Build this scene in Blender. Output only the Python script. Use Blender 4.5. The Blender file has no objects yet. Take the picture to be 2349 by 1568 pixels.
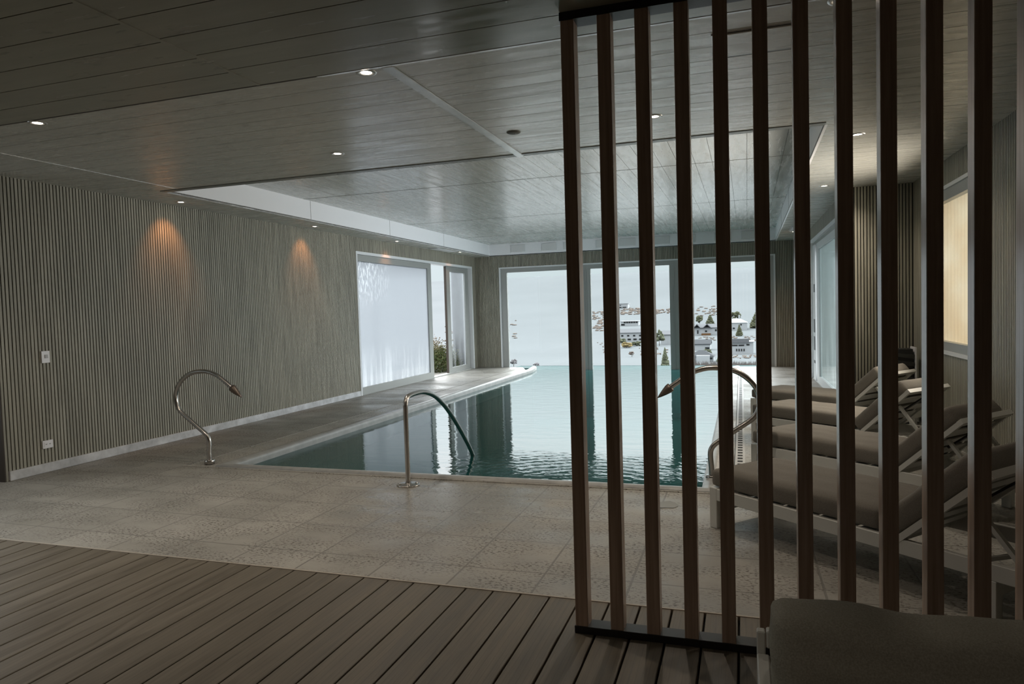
import bpy, bmesh, math, random
from mathutils import Vector, Matrix
random.seed(7)
SC = bpy.context.scene
COL = SC.collection
PI = math.pi

# ---------------------------------------------------------------- materials
class NT:
    def __init__(s, name):
        s.m = bpy.data.materials.new(name); s.m.use_nodes = True
        s.t = s.m.node_tree; s.t.nodes.clear()
        s.out = s.n('ShaderNodeOutputMaterial')
    def n(s, typ, **kw):
        nd = s.t.nodes.new(typ)
        for k, v in kw.items():
            if k.startswith('i_'):
                key = k[2:]
                key = int(key) if key.isdigit() else key.replace('_', ' ')
                nd.inputs[key].default_value = v
            else:
                setattr(nd, k, v)
        return nd
    def l(s, a, b): s.t.links.new(a, b)
    def coord(s, sc=(1, 1, 1), loc=(0, 0, 0), rot=(0, 0, 0), world=True):
        if world:
            g = s.n('ShaderNodeNewGeometry'); o = g.outputs['Position']
        else:
            g = s.n('ShaderNodeTexCoord'); o = g.outputs['Object']
        m = s.n('ShaderNodeMapping')
        m.inputs['Scale'].default_value = sc; m.inputs['Location'].default_value = loc
        m.inputs['Rotation'].default_value = rot
        s.l(o, m.inputs['Vector']); return m.outputs['Vector']
    def noise(s, vec, scale=5, detail=4, rough=0.55, dist=0.0):
        nd = s.n('ShaderNodeTexNoise')
        nd.inputs['Scale'].default_value = scale; nd.inputs['Detail'].default_value = detail
        nd.inputs['Roughness'].default_value = rough; nd.inputs['Distortion'].default_value = dist
        s.l(vec, nd.inputs['Vector']); return nd.outputs['Fac']
    def ramp(s, fac, stops):
        r = s.n('ShaderNodeValToRGB'); e = r.color_ramp.elements
        while len(e) < len(stops): e.new(0.5)
        for k, (p, c) in enumerate(stops):
            e[k].position = p
            e[k].color = (c, c, c, 1) if isinstance(c, (int, float)) else (*c, 1)
        s.l(fac, r.inputs['Fac']); return r.outputs['Color']
    def math(s, op, a, b=None):
        nd = s.n('ShaderNodeMath', operation=op)
        for k, v in ((0, a), (1, b)):
            if v is None: continue
            if isinstance(v, (int, float)): nd.inputs[k].default_value = v
            else: s.l(v, nd.inputs[k])
        return nd.outputs[0]
    def mix(s, fac, a, b, blend='MIX'):
        nd = s.n('ShaderNodeMix', data_type='RGBA', blend_type=blend)
        for k, v in (('Factor', fac), ('A', a), ('B', b)):
            sock = nd.inputs[0] if k == 'Factor' else [x for x in nd.inputs if x.name == k and x.type == 'RGBA'][0]
            if isinstance(v, (int, float)): sock.default_value = v
            elif isinstance(v, tuple): sock.default_value = (*v, 1)
            else: s.l(v, sock)
        return [o for o in nd.outputs if o.type == 'RGBA'][0]
    def front(s, fac):      # only the entry face of a pane reflects
        g = s.n('ShaderNodeNewGeometry'); return s.math('MULTIPLY', fac, s.math('SUBTRACT', 1.0, g.outputs['Backfacing']))
    def bump(s, h, strength=0.3, dist=0.01):
        b = s.n('ShaderNodeBump'); b.inputs['Strength'].default_value = strength
        b.inputs['Distance'].default_value = dist
        s.l(h, b.inputs['Height']); return b.outputs['Normal']
    def pbr(s, col, rough=0.5, metal=0.0, spec=0.5, normal=None, coat=0.0):
        p = s.n('ShaderNodeBsdfPrincipled')
        for k, v in (('Base Color', col), ('Roughness', rough), ('Metallic', metal), ('Specular IOR Level', spec), ('Coat Weight', coat)):
            if isinstance(v, tuple): p.inputs[k].default_value = (*v, 1)
            elif isinstance(v, (int, float)): p.inputs[k].default_value = v
            else: s.l(v, p.inputs[k])
        if normal is not None: s.l(normal, p.inputs['Normal'])
        s.l(p.outputs[0], s.out.inputs['Surface']); return p

def plain(name, col, rough=0.5, metal=0.0, spec=0.5, nscale=0, namt=0.15, bumpv=0.0):
    t = NT(name)
    if nscale:
        f = t.noise(t.coord(world=False), nscale, 4)
        lo = tuple(c*(1-namt) for c in col); hi = tuple(min(1, c*(1+namt)) for c in col)
        c = t.ramp(f, [(0.3, lo), (0.7, hi)])
        t.pbr(c, rough, metal, spec, t.bump(f, bumpv, 0.004) if bumpv else None)
    else:
        t.pbr(col, rough, metal, spec)
    return t.m

def emis(name, col, strength):
    t = NT(name); e = t.n('ShaderNodeEmission')
    e.inputs[0].default_value = (*col, 1); e.inputs[1].default_value = strength
    t.l(e.outputs[0], t.out.inputs['Surface']); return t.m

M = {}
# ribbed wall cladding
def m_rib():
    t = NT('rib_cladding')
    a = t.noise(t.coord((29, 29, 1.3)), 1.0, 5, 0.6)
    b = t.noise(t.coord((1.2, 1.2, 0.5)), 1.0, 3)
    c = t.ramp(a, [(0.3, (0.25, 0.24, 0.20)), (0.7, (0.43, 0.415, 0.35))])
    c = t.mix(0.45, c, t.ramp(b, [(0.35, (0.66, 0.68, 0.66)), (0.65, (1, 0.98, 0.92))]), 'MULTIPLY')
    t.pbr(c, 0.5, 0, 0.4, t.bump(a, 0.12, 0.002)); return t.m
M['rib'] = m_rib()
M['gap'] = plain('cladding_gap_black', (0.012, 0.012, 0.011), 0.8)
# timber deck
def m_deck():
    t = NT('deck_boards')
    pos = t.n('ShaderNodeNewGeometry').outputs['Position']
    sep = t.n('ShaderNodeSeparateXYZ'); t.l(pos, sep.inputs[0])
    idx = t.math('FLOOR', t.math('DIVIDE', t.math('ADD', sep.outputs[0], 1.9325), 0.1464))
    wn = t.n('ShaderNodeTexWhiteNoise', noise_dimensions='1D'); t.l(idx, wn.inputs['W'])
    off = t.n('ShaderNodeCombineXYZ'); t.l(t.math('MULTIPLY', wn.outputs[0], 31.0), off.inputs[1])
    add = t.n('ShaderNodeVectorMath', operation='ADD'); t.l(pos, add.inputs[0]); t.l(off.outputs[0], add.inputs[1])
    mp = t.n('ShaderNodeMapping'); mp.inputs['Scale'].default_value = (14, 1.1, 1); t.l(add.outputs[0], mp.inputs['Vector'])
    g = t.noise(mp.outputs[0], 1.0, 6, 0.6, 1.4)
    w = t.n('ShaderNodeTexWave', wave_type='BANDS', bands_direction='X'); w.inputs['Scale'].default_value = 0.9
    w.inputs['Distortion'].default_value = 5; w.inputs['Detail'].default_value = 3; w.inputs['Detail Scale'].default_value = 0.8
    t.l(mp.outputs[0], w.inputs['Vector'])
    fine = t.noise(t.coord((160, 6, 1)), 1.0, 3)
    c = t.ramp(g, [(0.3, (0.115, 0.096, 0.070)), (0.7, (0.195, 0.166, 0.125))])
    c = t.mix(0.30, c, t.ramp(w.outputs['Fac'], [(0.0, 0.45), (0.12, 1.0)]), 'MULTIPLY')
    c = t.mix(0.25, c, t.ramp(fine, [(0.3, 0.5), (0.7, 1.0)]), 'MULTIPLY')
    c = t.mix(0.35, c, t.ramp(wn.outputs[0], [(0.0, (0.72, 0.72, 0.72)), (1.0, (1, 1, 1))]), 'MULTIPLY')
    sc = t.noise(t.coord((2.2, 1.0, 1)), 1.0, 3)
    c = t.mix(t.ramp(sc, [(0.62, 0.0), (0.75, 0.25)]), c, (0.30, 0.26, 0.21))
    t.pbr(c, t.ramp(g, [(0.3, 0.42), (0.7, 0.6)]), 0, 0.45, t.bump(fine, 0.25, 0.002)); return t.m
M['deck'] = m_deck()
# travertine like floor tile
def m_tile(name='pitted_tile', bx=0.4575, by=0.475, ox=1.466, oy=-3.495, base=(0.385, 0.37, 0.335)):
    t = NT(name)
    v = t.coord(loc=(ox, oy, 0))
    br = t.n('ShaderNodeTexBrick', offset=0.0, squash=1.0)
    br.inputs['Scale'].default_value = 1.0; br.inputs['Mortar Size'].default_value = 0.006
    br.inputs['Mortar Smooth'].default_value = 0.2
    br.inputs['Brick Width'].default_value = bx; br.inputs['Row Height'].default_value = by
    br.inputs['Color1'].default_value = (0.92, 0.92, 0.92, 1); br.inputs['Color2'].default_value = (1, 1, 1, 1)
    br.inputs['Mortar'].default_value = (0.9, 0.9, 0.9, 1)
    t.l(v, br.inputs['Vector'])
    big = t.noise(t.coord((1.1, 1.6, 1)), 1.6, 5, 0.6)
    pit = t.noise(t.coord((46, 88, 1)), 1.0, 3, 0.5)
    reg = t.noise(t.coord((2.5, 5, 1)), 1.0, 3, 0.5)
    pm = t.math('MULTIPLY', t.ramp(pit, [(0.545, 0.0), (0.60, 1.0)]), t.ramp(reg, [(0.34, 0.0), (0.55, 1.0)]))
    c = t.mix(1.0, t.ramp(big, [(0.25, tuple(x*0.78 for x in base)), (0.75, tuple(x*1.08 for x in base))]), br.outputs['Color'], 'MULTIPLY')
    c = t.mix(t.math('MULTIPLY', pm, 0.9), c, (0.10, 0.085, 0.068))
    c = t.mix(br.outputs['Fac'], c, tuple(x*0.55 for x in base))
    wet = t.noise(t.coord((0.9, 1.5, 1), (3.2, 1.0, 0)), 1.3, 4, 0.6)
    wm = t.ramp(wet, [(0.38, 0.0), (0.68, 1.0)])
    # splashed patch round the handrail; far-window tiles darkened as damp and against overbright light there
    ps = t.n('ShaderNodeNewGeometry').outputs['Position']
    d1 = t.n('ShaderNodeVectorMath', operation='DISTANCE'); t.l(ps, d1.inputs[0]); d1.inputs[1].default_value = (-2.1, 4.7, 0)
    nz = t.math('MULTIPLY', t.math('SUBTRACT', t.noise(t.coord((3.5, 5, 1)), 1.0, 5, 0.65), 0.5), 1.9)
    sp1 = t.n('ShaderNodeMapRange'); sp1.inputs['From Min'].default_value = 1.05; sp1.inputs['From Max'].default_value = 0.45
    t.l(t.math('ADD', d1.outputs['Value'], nz), sp1.inputs['Value'])
    sy = t.n('ShaderNodeSeparateXYZ'); t.l(ps, sy.inputs[0])
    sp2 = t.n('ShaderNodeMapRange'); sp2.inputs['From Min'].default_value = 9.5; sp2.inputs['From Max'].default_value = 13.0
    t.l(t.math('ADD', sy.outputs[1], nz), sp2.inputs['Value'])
    c = t.mix(t.math('MULTIPLY', sp1.outputs[0], 0.42), c, tuple(x*0.40 for x in base))
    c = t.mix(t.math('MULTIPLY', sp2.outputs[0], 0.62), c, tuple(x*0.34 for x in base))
    wm = t.math('MAXIMUM', wm, sp1.outputs[0])
    c = t.mix(t.math('MULTIPLY', wm, 0.16), c, tuple(x*0.42 for x in base))
    ro = t.math('SUBTRACT', 0.62, t.math('MULTIPLY', wm, 0.36))
    h = t.math('SUBTRACT', t.math('SUBTRACT', 1.0, t.math('MULTIPLY', pm, 0.8)), t.math('MULTIPLY', br.outputs['Fac'], 1.0))
    t.pbr(c, ro, 0, 0.28, t.bump(h, 0.55, 0.004)); return t.m
M['tile'] = m_tile()
M['coping'] = m_tile('coping_stone', 0.9, 0.9, 0, 0.2, (0.46, 0.44, 0.40))
M['lip'] = plain('coping_lip', (0.33, 0.33, 0.32), 0.34, 0, 0.4, 9, 0.18, 0.1)
M['concrete'] = plain('pale_concrete_skirting', (0.52, 0.53, 0.55), 0.55, 0, 0.4, 7, 0.28, 0.15)
# ceiling planks, satin lacquer with condensation marks
def m_ceil(name, base, r0, r1, along_x=True):
    t = NT(name)
    s1 = (0.35, 7, 1) if along_x else (7, 0.35, 1)
    a = t.noise(t.coord(s1), 1.0, 5, 0.6)
    s2 = (1.4, 16, 1) if along_x else (16, 1.4, 1)
    b = t.noise(t.coord(s2), 1.0, 4, 0.6)
    d = t.noise(t.coord((6, 16, 1) if along_x else (16, 5, 1)), 1.0, 3, 0.5)
    reg = t.noise(t.coord((0.5, 0.5, 0.5), (2.3, 0.7, 0)), 1.6, 3)
    dm = t.math('MULTIPLY', t.ramp(d, [(0.62, 0.0), (0.68, 1.0)]), t.ramp(reg, [(0.45, 0.0), (0.62, 1.0)]))
    c = t.ramp(a, [(0.3, tuple(x*0.90 for x in base)), (0.7, tuple(x*1.06 for x in base))])
    c = t.mix(t.math('MULTIPLY', dm, 0.5), c, tuple(x*0.45 for x in base))
    ro = t.n('ShaderNodeMapRange'); ro.inputs['To Min'].default_value = r0; ro.inputs['To Max'].default_value = r1
    ro.inputs['From Min'].default_value = 0.3; ro.inputs['From Max'].default_value = 0.7
    t.l(b, ro.inputs['Value'])
    h = t.math('ADD', t.math('MULTIPLY', b, 0.6), t.math('MULTIPLY', a, 1.0))
    t.pbr(c, ro.outputs[0], 0, 0.45, t.bump(h, 0.13 if along_x else 0.07, 0.005)); return t.m
M['ceil_near'] = m_ceil('ceiling_planks_olive', (0.28, 0.27, 0.225), 0.13, 0.28)
M['ceil'] = m_ceil('ceiling_planks_grey', (0.52, 0.52, 0.485), 0.20, 0.36)
M['tray'] = m_ceil('tray_planks_grey', (0.54, 0.545, 0.52), 0.18, 0.34, False)
M['groove'] = plain('ceiling_groove', (0.10, 0.085, 0.07), 0.7)
M['traywhite'] = plain('tray_side_white', (0.83, 0.84, 0.87), 0.45, 0, 0.5)
M['panelwhite'] = plain('cover_panel_white', (0.66, 0.67, 0.68), 0.5)
M['alu_strip'] = plain('aluminium_strip', (0.56, 0.56, 0.55), 0.32, 0.55, 0.5, 6, 0.12)
M['dark_edge'] = plain('dark_gap_edge', (0.04, 0.03, 0.022), 0.7)
M['plaster'] = plain('plain_wall', (0.22, 0.20, 0.17), 0.8)
M['roof'] = plain('roof_slab', (0.4, 0.4, 0.4), 0.8)
# window parts
M['wframe'] = plain('grey_aluminium_frame', (0.36, 0.37, 0.36), 0.38, 0.25, 0.5)
M['wwhite'] = plain('white_window_trim', (0.70, 0.72, 0.74), 0.4)
M['black'] = plain('black_plastic', (0.015, 0.015, 0.015), 0.45)
M['seal'] = plain('brown_seal', (0.06, 0.045, 0.035), 0.6)
def m_glass():
    t = NT('clear_glass')
    fr = t.n('ShaderNodeFresnel'); fr.inputs[0].default_value = 1.5
    tr = t.n('ShaderNodeBsdfTransparent'); tr.inputs[0].default_value = (0.95, 0.97, 0.965, 1)
    gl = t.n('ShaderNodeBsdfGlossy'); gl.inputs['Roughness'].default_value = 0.02
    mx = t.n('ShaderNodeMixShader'); t.l(t.front(fr.outputs[0]), mx.inputs[0]); t.l(tr.outputs[0], mx.inputs[1]); t.l(gl.outputs[0], mx.inputs[2])
    t.l(mx.outputs[0], t.out.inputs['Surface']); return t.m
M['glass'] = m_glass()
def m_fog(name, tint, clearz, amt, horiz):
    # pane misted by condensation, running drops leave clear streaks
    t = NT(name)
    st = t.noise(t.coord((9, 9, 0.7)), 1.0, 5, 0.65)
    dr = t.noise(t.coord((26, 26, 9)), 1.0, 4, 0.6)
    pos = t.n('ShaderNodeNewGeometry').outputs['Position']
    sep = t.n('ShaderNodeSeparateXYZ'); t.l(pos, sep.inputs[0])
    low = t.n('ShaderNodeMapRange'); low.inputs['From Min'].default_value = clearz; low.inputs['From Max'].default_value = 0.1
    low.inputs['To Min'].default_value = 0.0; low.inputs['To Max'].default_value = 1.0
    t.l(sep.outputs[2], low.inputs['Value'])
    s = t.math('MULTIPLY', t.ramp(st, [(0.44, 0.0), (0.66, 1.0)]), low.outputs[0])
    s = t.math('MULTIPLY', s, 0.35)
    if horiz is not None:
        far = t.n('ShaderNodeMapRange'); far.inputs['From Min'].default_value = horiz[0]; far.inputs['From Max'].default_value = horiz[1]
        far.inputs['To Min'].default_value = 1.0; far.inputs['To Max'].default_value = 0.0
        t.l(sep.outputs[1], far.inputs['Value'])
        up = t.n('ShaderNodeMapRange'); up.inputs['From Min'].default_value = 1.5; up.inputs['From Max'].default_value = 2.3
        t.l(sep.outputs[2], up.inputs['Value'])
        d2 = t.math('MULTIPLY', t.math('MULTIPLY', t.ramp(dr, [(0.52, 0.0), (0.60, 1.0)]), far.outputs[0]), up.outputs[0])
        s = t.math('MAXIMUM', s, d2)
    fog = t.math('SUBTRACT', amt, s)
    tl = t.n('ShaderNodeBsdfTranslucent'); tl.inputs[0].default_value = (*tint, 1)
    tr = t.n('ShaderNodeBsdfTransparent'); tr.inputs[0].default_value = (0.93, 0.95, 0.95, 1)
    mx = t.n('ShaderNodeMixShader'); t.l(fog, mx.inputs[0]); t.l(tr.outputs[0], mx.inputs[1]); t.l(tl.outputs[0], mx.inputs[2])
    fr = t.n('ShaderNodeFresnel'); fr.inputs[0].default_value = 1.45
    gl = t.n('ShaderNodeBsdfGlossy'); gl.inputs['Roughness'].default_value = 0.08
    m2 = t.n('ShaderNodeMixShader'); t.l(t.front(fr.outputs[0]), m2.inputs[0]); t.l(mx.outputs[0], m2.inputs[1]); t.l(gl.outputs[0], m2.inputs[2])
    t.l(m2.outputs[0], t.out.inputs['Surface']); return t.m
M['fog'] = m_fog('misted_glass', (0.40, 0.42, 0.44), 0.9, 0.96, (10.5, 11.9))
M['fog_green'] = m_fog('misted_greenish_glass', (0.30, 0.35, 0.35), 2.2, 0.9, None)
M['fog_light'] = m_fog('lightly_misted_glass', (0.34, 0.36, 0.38), 0.9, 0.22, None)
# water
def m_water():
    t = NT('pool_water')
    pos = t.n('ShaderNodeNewGeometry').outputs['Position']
    sep = t.n('ShaderNodeSeparateXYZ'); t.l(pos, sep.inputs[0])
    n1 = t.noise(t.coord((1.2, 3.2, 1)), 2.2, 3, 0.5, 0.3)
    n2 = t.noise(t.coord((1.0, 2.2, 1), (5, 3, 0)), 7.0, 2, 0.5, 0.4)
    # livelier water by the near edge
    near = t.n('ShaderNodeMapRange'); near.inputs['From Min'].default_value = 7.0; near.inputs['From Max'].default_value = 5.9
    near.inputs['To Min'].default_value = 0.0; near.inputs['To Max'].default_value = 1.0; t.l(sep.outputs[1], near.inputs['Value'])
    xr = t.n('ShaderNodeMapRange'); xr.inputs['From Min'].default_value = -2.9; xr.inputs['From Max'].default_value = -1.6
    t.l(sep.outputs[0], xr.inputs['Value'])
    edge = t.n('ShaderNodeMapRange'); edge.inputs['From Min'].default_value = 5.75; edge.inputs['From Max'].default_value = 6.05
    edge.inputs['To Min'].default_value = 0.05; t.l(sep.outputs[1], edge.inputs['Value'])
    nm = t.math('MULTIPLY', t.math('MULTIPLY', near.outputs[0], xr.outputs[0]), edge.outputs[0])
    w = t.n('ShaderNodeTexWave', wave_type='RINGS', rings_direction='Z'); w.inputs['Scale'].default_value = 2.6
    w.inputs['Distortion'].default_value = 3.5; w.inputs['Detail'].default_value = 2; w.inputs['Detail Scale'].default_value = 1.5
    t.l(t.coord(loc=(1.2, -5.3, 0)), w.inputs['Vector'])
    h = t.math('ADD', t.math('MULTIPLY', n1, 0.45), t.math('MULTIPLY', n2, 0.12))
    h = t.math('ADD', h, t.math('MULTIPLY', t.math('MULTIPLY', nm, 0.55), w.outputs['Fac']))
    h = t.math('ADD', h, t.math('MULTIPLY', t.math('MULTIPLY', nm, 1.6), n2))
    nor = t.bump(h, 1.0, 0.0055)
    fr = t.n('ShaderNodeFresnel'); fr.inputs[0].default_value = 1.333; t.l(nor, fr.inputs['Normal'])
    tr = t.n('ShaderNodeBsdfTransparent'); tr.inputs[0].default_value = (0.50, 0.86, 0.85, 1)
    gl = t.n('ShaderNodeBsdfGlossy'); gl.inputs['Roughness'].default_value = 0.015; t.l(nor, gl.inputs['Normal'])
    # light scattered back by the cloudy teal water body
    df = t.n('ShaderNodeBsdfDiffuse'); df.inputs[0].default_value = (0.016, 0.105, 0.103, 1)
    bd = t.n('ShaderNodeMixShader'); bd.inputs[0].default_value = 0.6; t.l(tr.outputs[0], bd.inputs[1]); t.l(df.outputs[0], bd.inputs[2])
    mx = t.n('ShaderNodeMixShader'); t.l(fr.outputs[0], mx.inputs[0]); t.l(bd.outputs[0], mx.inputs[1]); t.l(gl.outputs[0], mx.inputs[2])
    t.l(mx.outputs[0], t.out.inputs['Surface']); return t.m
M['water'] = m_water()
M['basin'] = plain('teal_pool_tile', (0.025, 0.13, 0.13), 0.5)
M['steel'] = plain('brushed_stainless', (0.50, 0.48, 0.46), 0.27, 1.0, 0.5)
M['steel_dull'] = plain('dull_brown_nozzle', (0.16, 0.13, 0.11), 0.4, 0.6, 0.5)
def m_slat():
    t = NT('dark_brown_timber')
    a = t.noise(t.coord((60, 60, 2.0)), 1.0, 5, 0.6)
    b = t.noise(t.coord((3, 3, 0.6)), 1.0, 3)
    c = t.ramp(a, [(0.3, (0.37, 0.255, 0.195)), (0.7, (0.58, 0.42, 0.325))])
    c = t.mix(0.4, c, t.ramp(b, [(0.3, 0.7), (0.7, 1.0)]), 'MULTIPLY')
    t.pbr(c, 0.25, 0, 0.62, t.bump(a, 0.05, 0.001)); return t.m
M['slat'] = m_slat()
M['rail_black'] = plain('black_steel_channel', (0.02, 0.018, 0.017), 0.45, 0.2, 0.5)
def m_fabric(name, col):
    t = NT(name)
    a = t.noise(t.coord((260, 260, 260), world=False), 1.0, 2)
    b = t.noise(t.coord((4, 4, 4), world=False), 1.0, 3)
    c = t.ramp(a, [(0.3, tuple(x*0.8 for x in col)), (0.7, tuple(x*1.15 for x in col))])
    h = t.math('ADD', t.math('MULTIPLY', a, 0.08), b)
    t.pbr(c, 0.85, 0, 0.25, t.bump(h, 0.35, 0.02)); return t.m
M['taupe'] = m_fabric('taupe_fabric', (0.175, 0.160, 0.138))
M['seat_dark'] = m_fabric('dark_taupe_fabric', (0.30, 0.285, 0.24))
M['powder'] = plain('pale_powder_coat', (0.56, 0.56, 0.53), 0.4, 0, 0.5)
M['white'] = plain('white_plastic', (0.75, 0.75, 0.78), 0.35)
M['greyplastic'] = plain('grey_plastic', (0.42, 0.42, 0.43), 0.4)
M['lamp'] = emis('lit_lamp', (1.0, 0.86, 0.70), 14.0)
M['speaker'] = plain('grey_grille', (0.13, 0.125, 0.11), 0.6)
M['puddle'] = plain('thin_water_film', (0.35, 0.34, 0.32), 0.03, 0, 0.6)
# outdoors
M['snow_near'] = plain('snowy_ground', (0.1725, 0.1765, 0.1827), 0.9, 0, 0.1, 0.4, 0.12)
M['snow_far'] = plain('pale_winter_slope', (0.1193, 0.1289, 0.1355), 1.0, 0, 0.0, 0.01, 0.05)
M['conifer'] = plain('olive_needles', (0.0613, 0.0654, 0.0428), 1.0, 0, 0.0, 0.5, 0.45)
M['conifer_light'] = plain('grey_green_leaves', (0.0857, 0.0939, 0.0654), 1.0, 0, 0.0, 0.5, 0.4)
M['ochre'] = plain('ochre_leaves', (0.175, 0.138, 0.070), 1.0, 0, 0.0, 0.7, 0.45)
M['bare'] = plain('bare_twigs', (0.1088, 0.0897, 0.0798), 1.0, 0, 0.0, 0.5, 0.3)
M['faint'] = plain('hazed_twigs', (0.1432, 0.1381, 0.1459), 1.0, 0, 0.0)  # twig colour paled to stand for distance haze
M['reed'] = plain('pale_reeds', (0.1240, 0.1109, 0.1064), 1.0, 0, 0.0, 0.6, 0.15)
M['housewhite'] = plain('house_white', (0.3186, 0.3329, 0.3492), 0.9, 0, 0.1)
M['housewin'] = plain('house_window_dark', (0.0034, 0.0038, 0.0046), 0.3)
M['roofpale'] = plain('pale_roof', (0.1159, 0.1201, 0.1295), 0.9, 0, 0.1)
M['roofdark'] = plain('slate_roof', (0.0552, 0.0585, 0.0644), 0.9, 0, 0.1)
M['woodwarm'] = plain('timber_balcony', (0.1219, 0.0673, 0.0339), 0.9, 0, 0.1)
def m_leaf():
    t = NT('shrub_leaves')
    r = t.n('ShaderNodeNewGeometry')
    pos = t.n('ShaderNodeSeparateXYZ'); t.l(r.outputs['Position'], pos.inputs[0])
    c = t.ramp(r.outputs['Random Per Island'], [(0.0, (0.05, 0.075, 0.026)), (0.7, (0.12, 0.145, 0.056)), (1.0, (0.16, 0.13, 0.065))])
    mr = t.n('ShaderNodeMapRange'); mr.inputs['From Min'].default_value = 0.42; mr.inputs['From Max'].default_value = 0.78
    t.l(pos.outputs[2], mr.inputs['Value'])
    c = t.mix(mr.outputs[0], c, (0.22, 0.155, 0.105))
    t.pbr(c, 0.8, 0, 0.2); return t.m
M['leaf'] = m_leaf()
M['column'] = plain('grey_render_column', (0.060, 0.064, 0.070), 0.9, 0, 0.1, 6, 0.25)
def m_blind():
    t = NT('tan_backlit_blind')
    a = t.noise(t.coord((0.7, 0.7, 1.6)), 1.0, 4, 0.6)
    c = t.ramp(a, [(0.3, (0.82, 0.71, 0.56)), (0.7, (0.93, 0.87, 0.76))])
    tl = t.n('ShaderNodeBsdfTranslucent'); t.l(c, tl.inputs[0])
    df = t.n('ShaderNodeBsdfDiffuse'); t.l(c, df.inputs[0])
    mx = t.n('ShaderNodeMixShader'); mx.inputs[0].default_value = 0.55; t.l(df.outputs[0], mx.inputs[1]); t.l(tl.outputs[0], mx.inputs[2])
    t.l(mx.outputs[0], t.out.inputs['Surface']); return t.m
M['blind'] = m_blind()

# ---------------------------------------------------------------- mesh helpers
def box(bm, x0, x1, y0, y1, z0, z1, mi=0):
    vs = [bm.verts.new((x, y, z)) for x in (x0, x1) for y in (y0, y1) for z in (z0, z1)]
    for f in ((0, 1, 3, 2), (4, 6, 7, 5), (0, 4, 5, 1), (2, 3, 7, 6), (0, 2, 6, 4), (1, 5, 7, 3)):
        fc = bm.faces.new([vs[i] for i in f]); fc.material_index = mi
    return vs
def bevel_all(bm, w, seg=2):
    bmesh.ops.bevel(bm, geom=list(bm.edges), offset=w, segments=seg, affect='EDGES', profile=0.5)
def bar(bm, p, q, w, h, up=(0, 0, 1), mi=0):
    p = Vector(p); q = Vector(q); d = (q-p).normalized(); u = Vector(up)
    s = d.cross(u); s = s.normalized() if s.length > 1e-6 else Vector((1, 0, 0)); u = s.cross(d)
    vs = []
    for c in (p, q):
        for a, b in ((-1, -1), (1, -1), (1, 1), (-1, 1)):
            vs.append(bm.verts.new(c + s*a*w/2 + u*b*h/2))
    for f in ((0, 1, 2, 3), (7, 6, 5, 4), (0, 4, 5, 1), (1, 5, 6, 2), (2, 6, 7, 3), (3, 7, 4, 0)):
        bm.faces.new([vs[i] for i in f]).material_index = mi
def smooth_path(pts, n=8):
    pts = [Vector(p) for p in pts]; P = [pts[0]] + pts + [pts[-1]]; out = []
    for i in range(1, len(P)-2):
        for k in range(n):
            t = k/n; a, b, c, d = P[i-1], P[i], P[i+1], P[i+2]
            out.append(0.5*((2*b) + (c-a)*t + (2*a-5*b+4*c-d)*t*t + (3*b-a-3*c+d)*t**3))
    out.append(pts[-1]); return out
def tube(bm, pts, r, seg=14, cap=True):
    pts = [Vector(p) for p in pts]; rings = []
    up = None
    for i, p in enumerate(pts):
        d = (pts[min(i+1, len(pts)-1)] - pts[max(i-1, 0)]).normalized()
        if up is None:
            up = d.orthogonal().normalized()
        up = (up - d*up.dot(d)).normalized(); s = d.cross(up)
        rr = r[i] if isinstance(r, (list, tuple)) else r
        rings.append([bm.verts.new(p + (up*math.cos(a) + s*math.sin(a))*rr) for a in [2*PI*k/seg for k in range(seg)]])
    for a, b in zip(rings, rings[1:]):
        for k in range(seg):
            f = bm.faces.new((a[k], a[(k+1) % seg], b[(k+1) % seg], b[k])); f.smooth = True
    if cap:
        bm.faces.new(rings[0][::-1]); bm.faces.new(rings[-1])
def lathe(bm, prof, c=(0, 0, 0), seg=24, mi=0):
    rings = []
    for r, z in prof:
        if r < 1e-6: rings.append([bm.verts.new((c[0], c[1], c[2]+z))])
        else: rings.append([bm.verts.new((c[0]+r*math.cos(2*PI*k/seg), c[1]+r*math.sin(2*PI*k/seg), c[2]+z)) for k in range(seg)])
    for a, b in zip(rings, rings[1:]):
        for k in range(seg):
            k2 = (k+1) % seg
            if len(a) == 1 and len(b) > 1: f = bm.faces.new((a[0], b[k], b[k2]))
            elif len(b) == 1 and len(a) > 1: f = bm.faces.new((a[k], a[k2], b[0]))
            elif len(a) > 1: f = bm.faces.new((a[k], a[k2], b[k2], b[k]))
            else: continue
            f.smooth = True; f.material_index = mi
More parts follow.
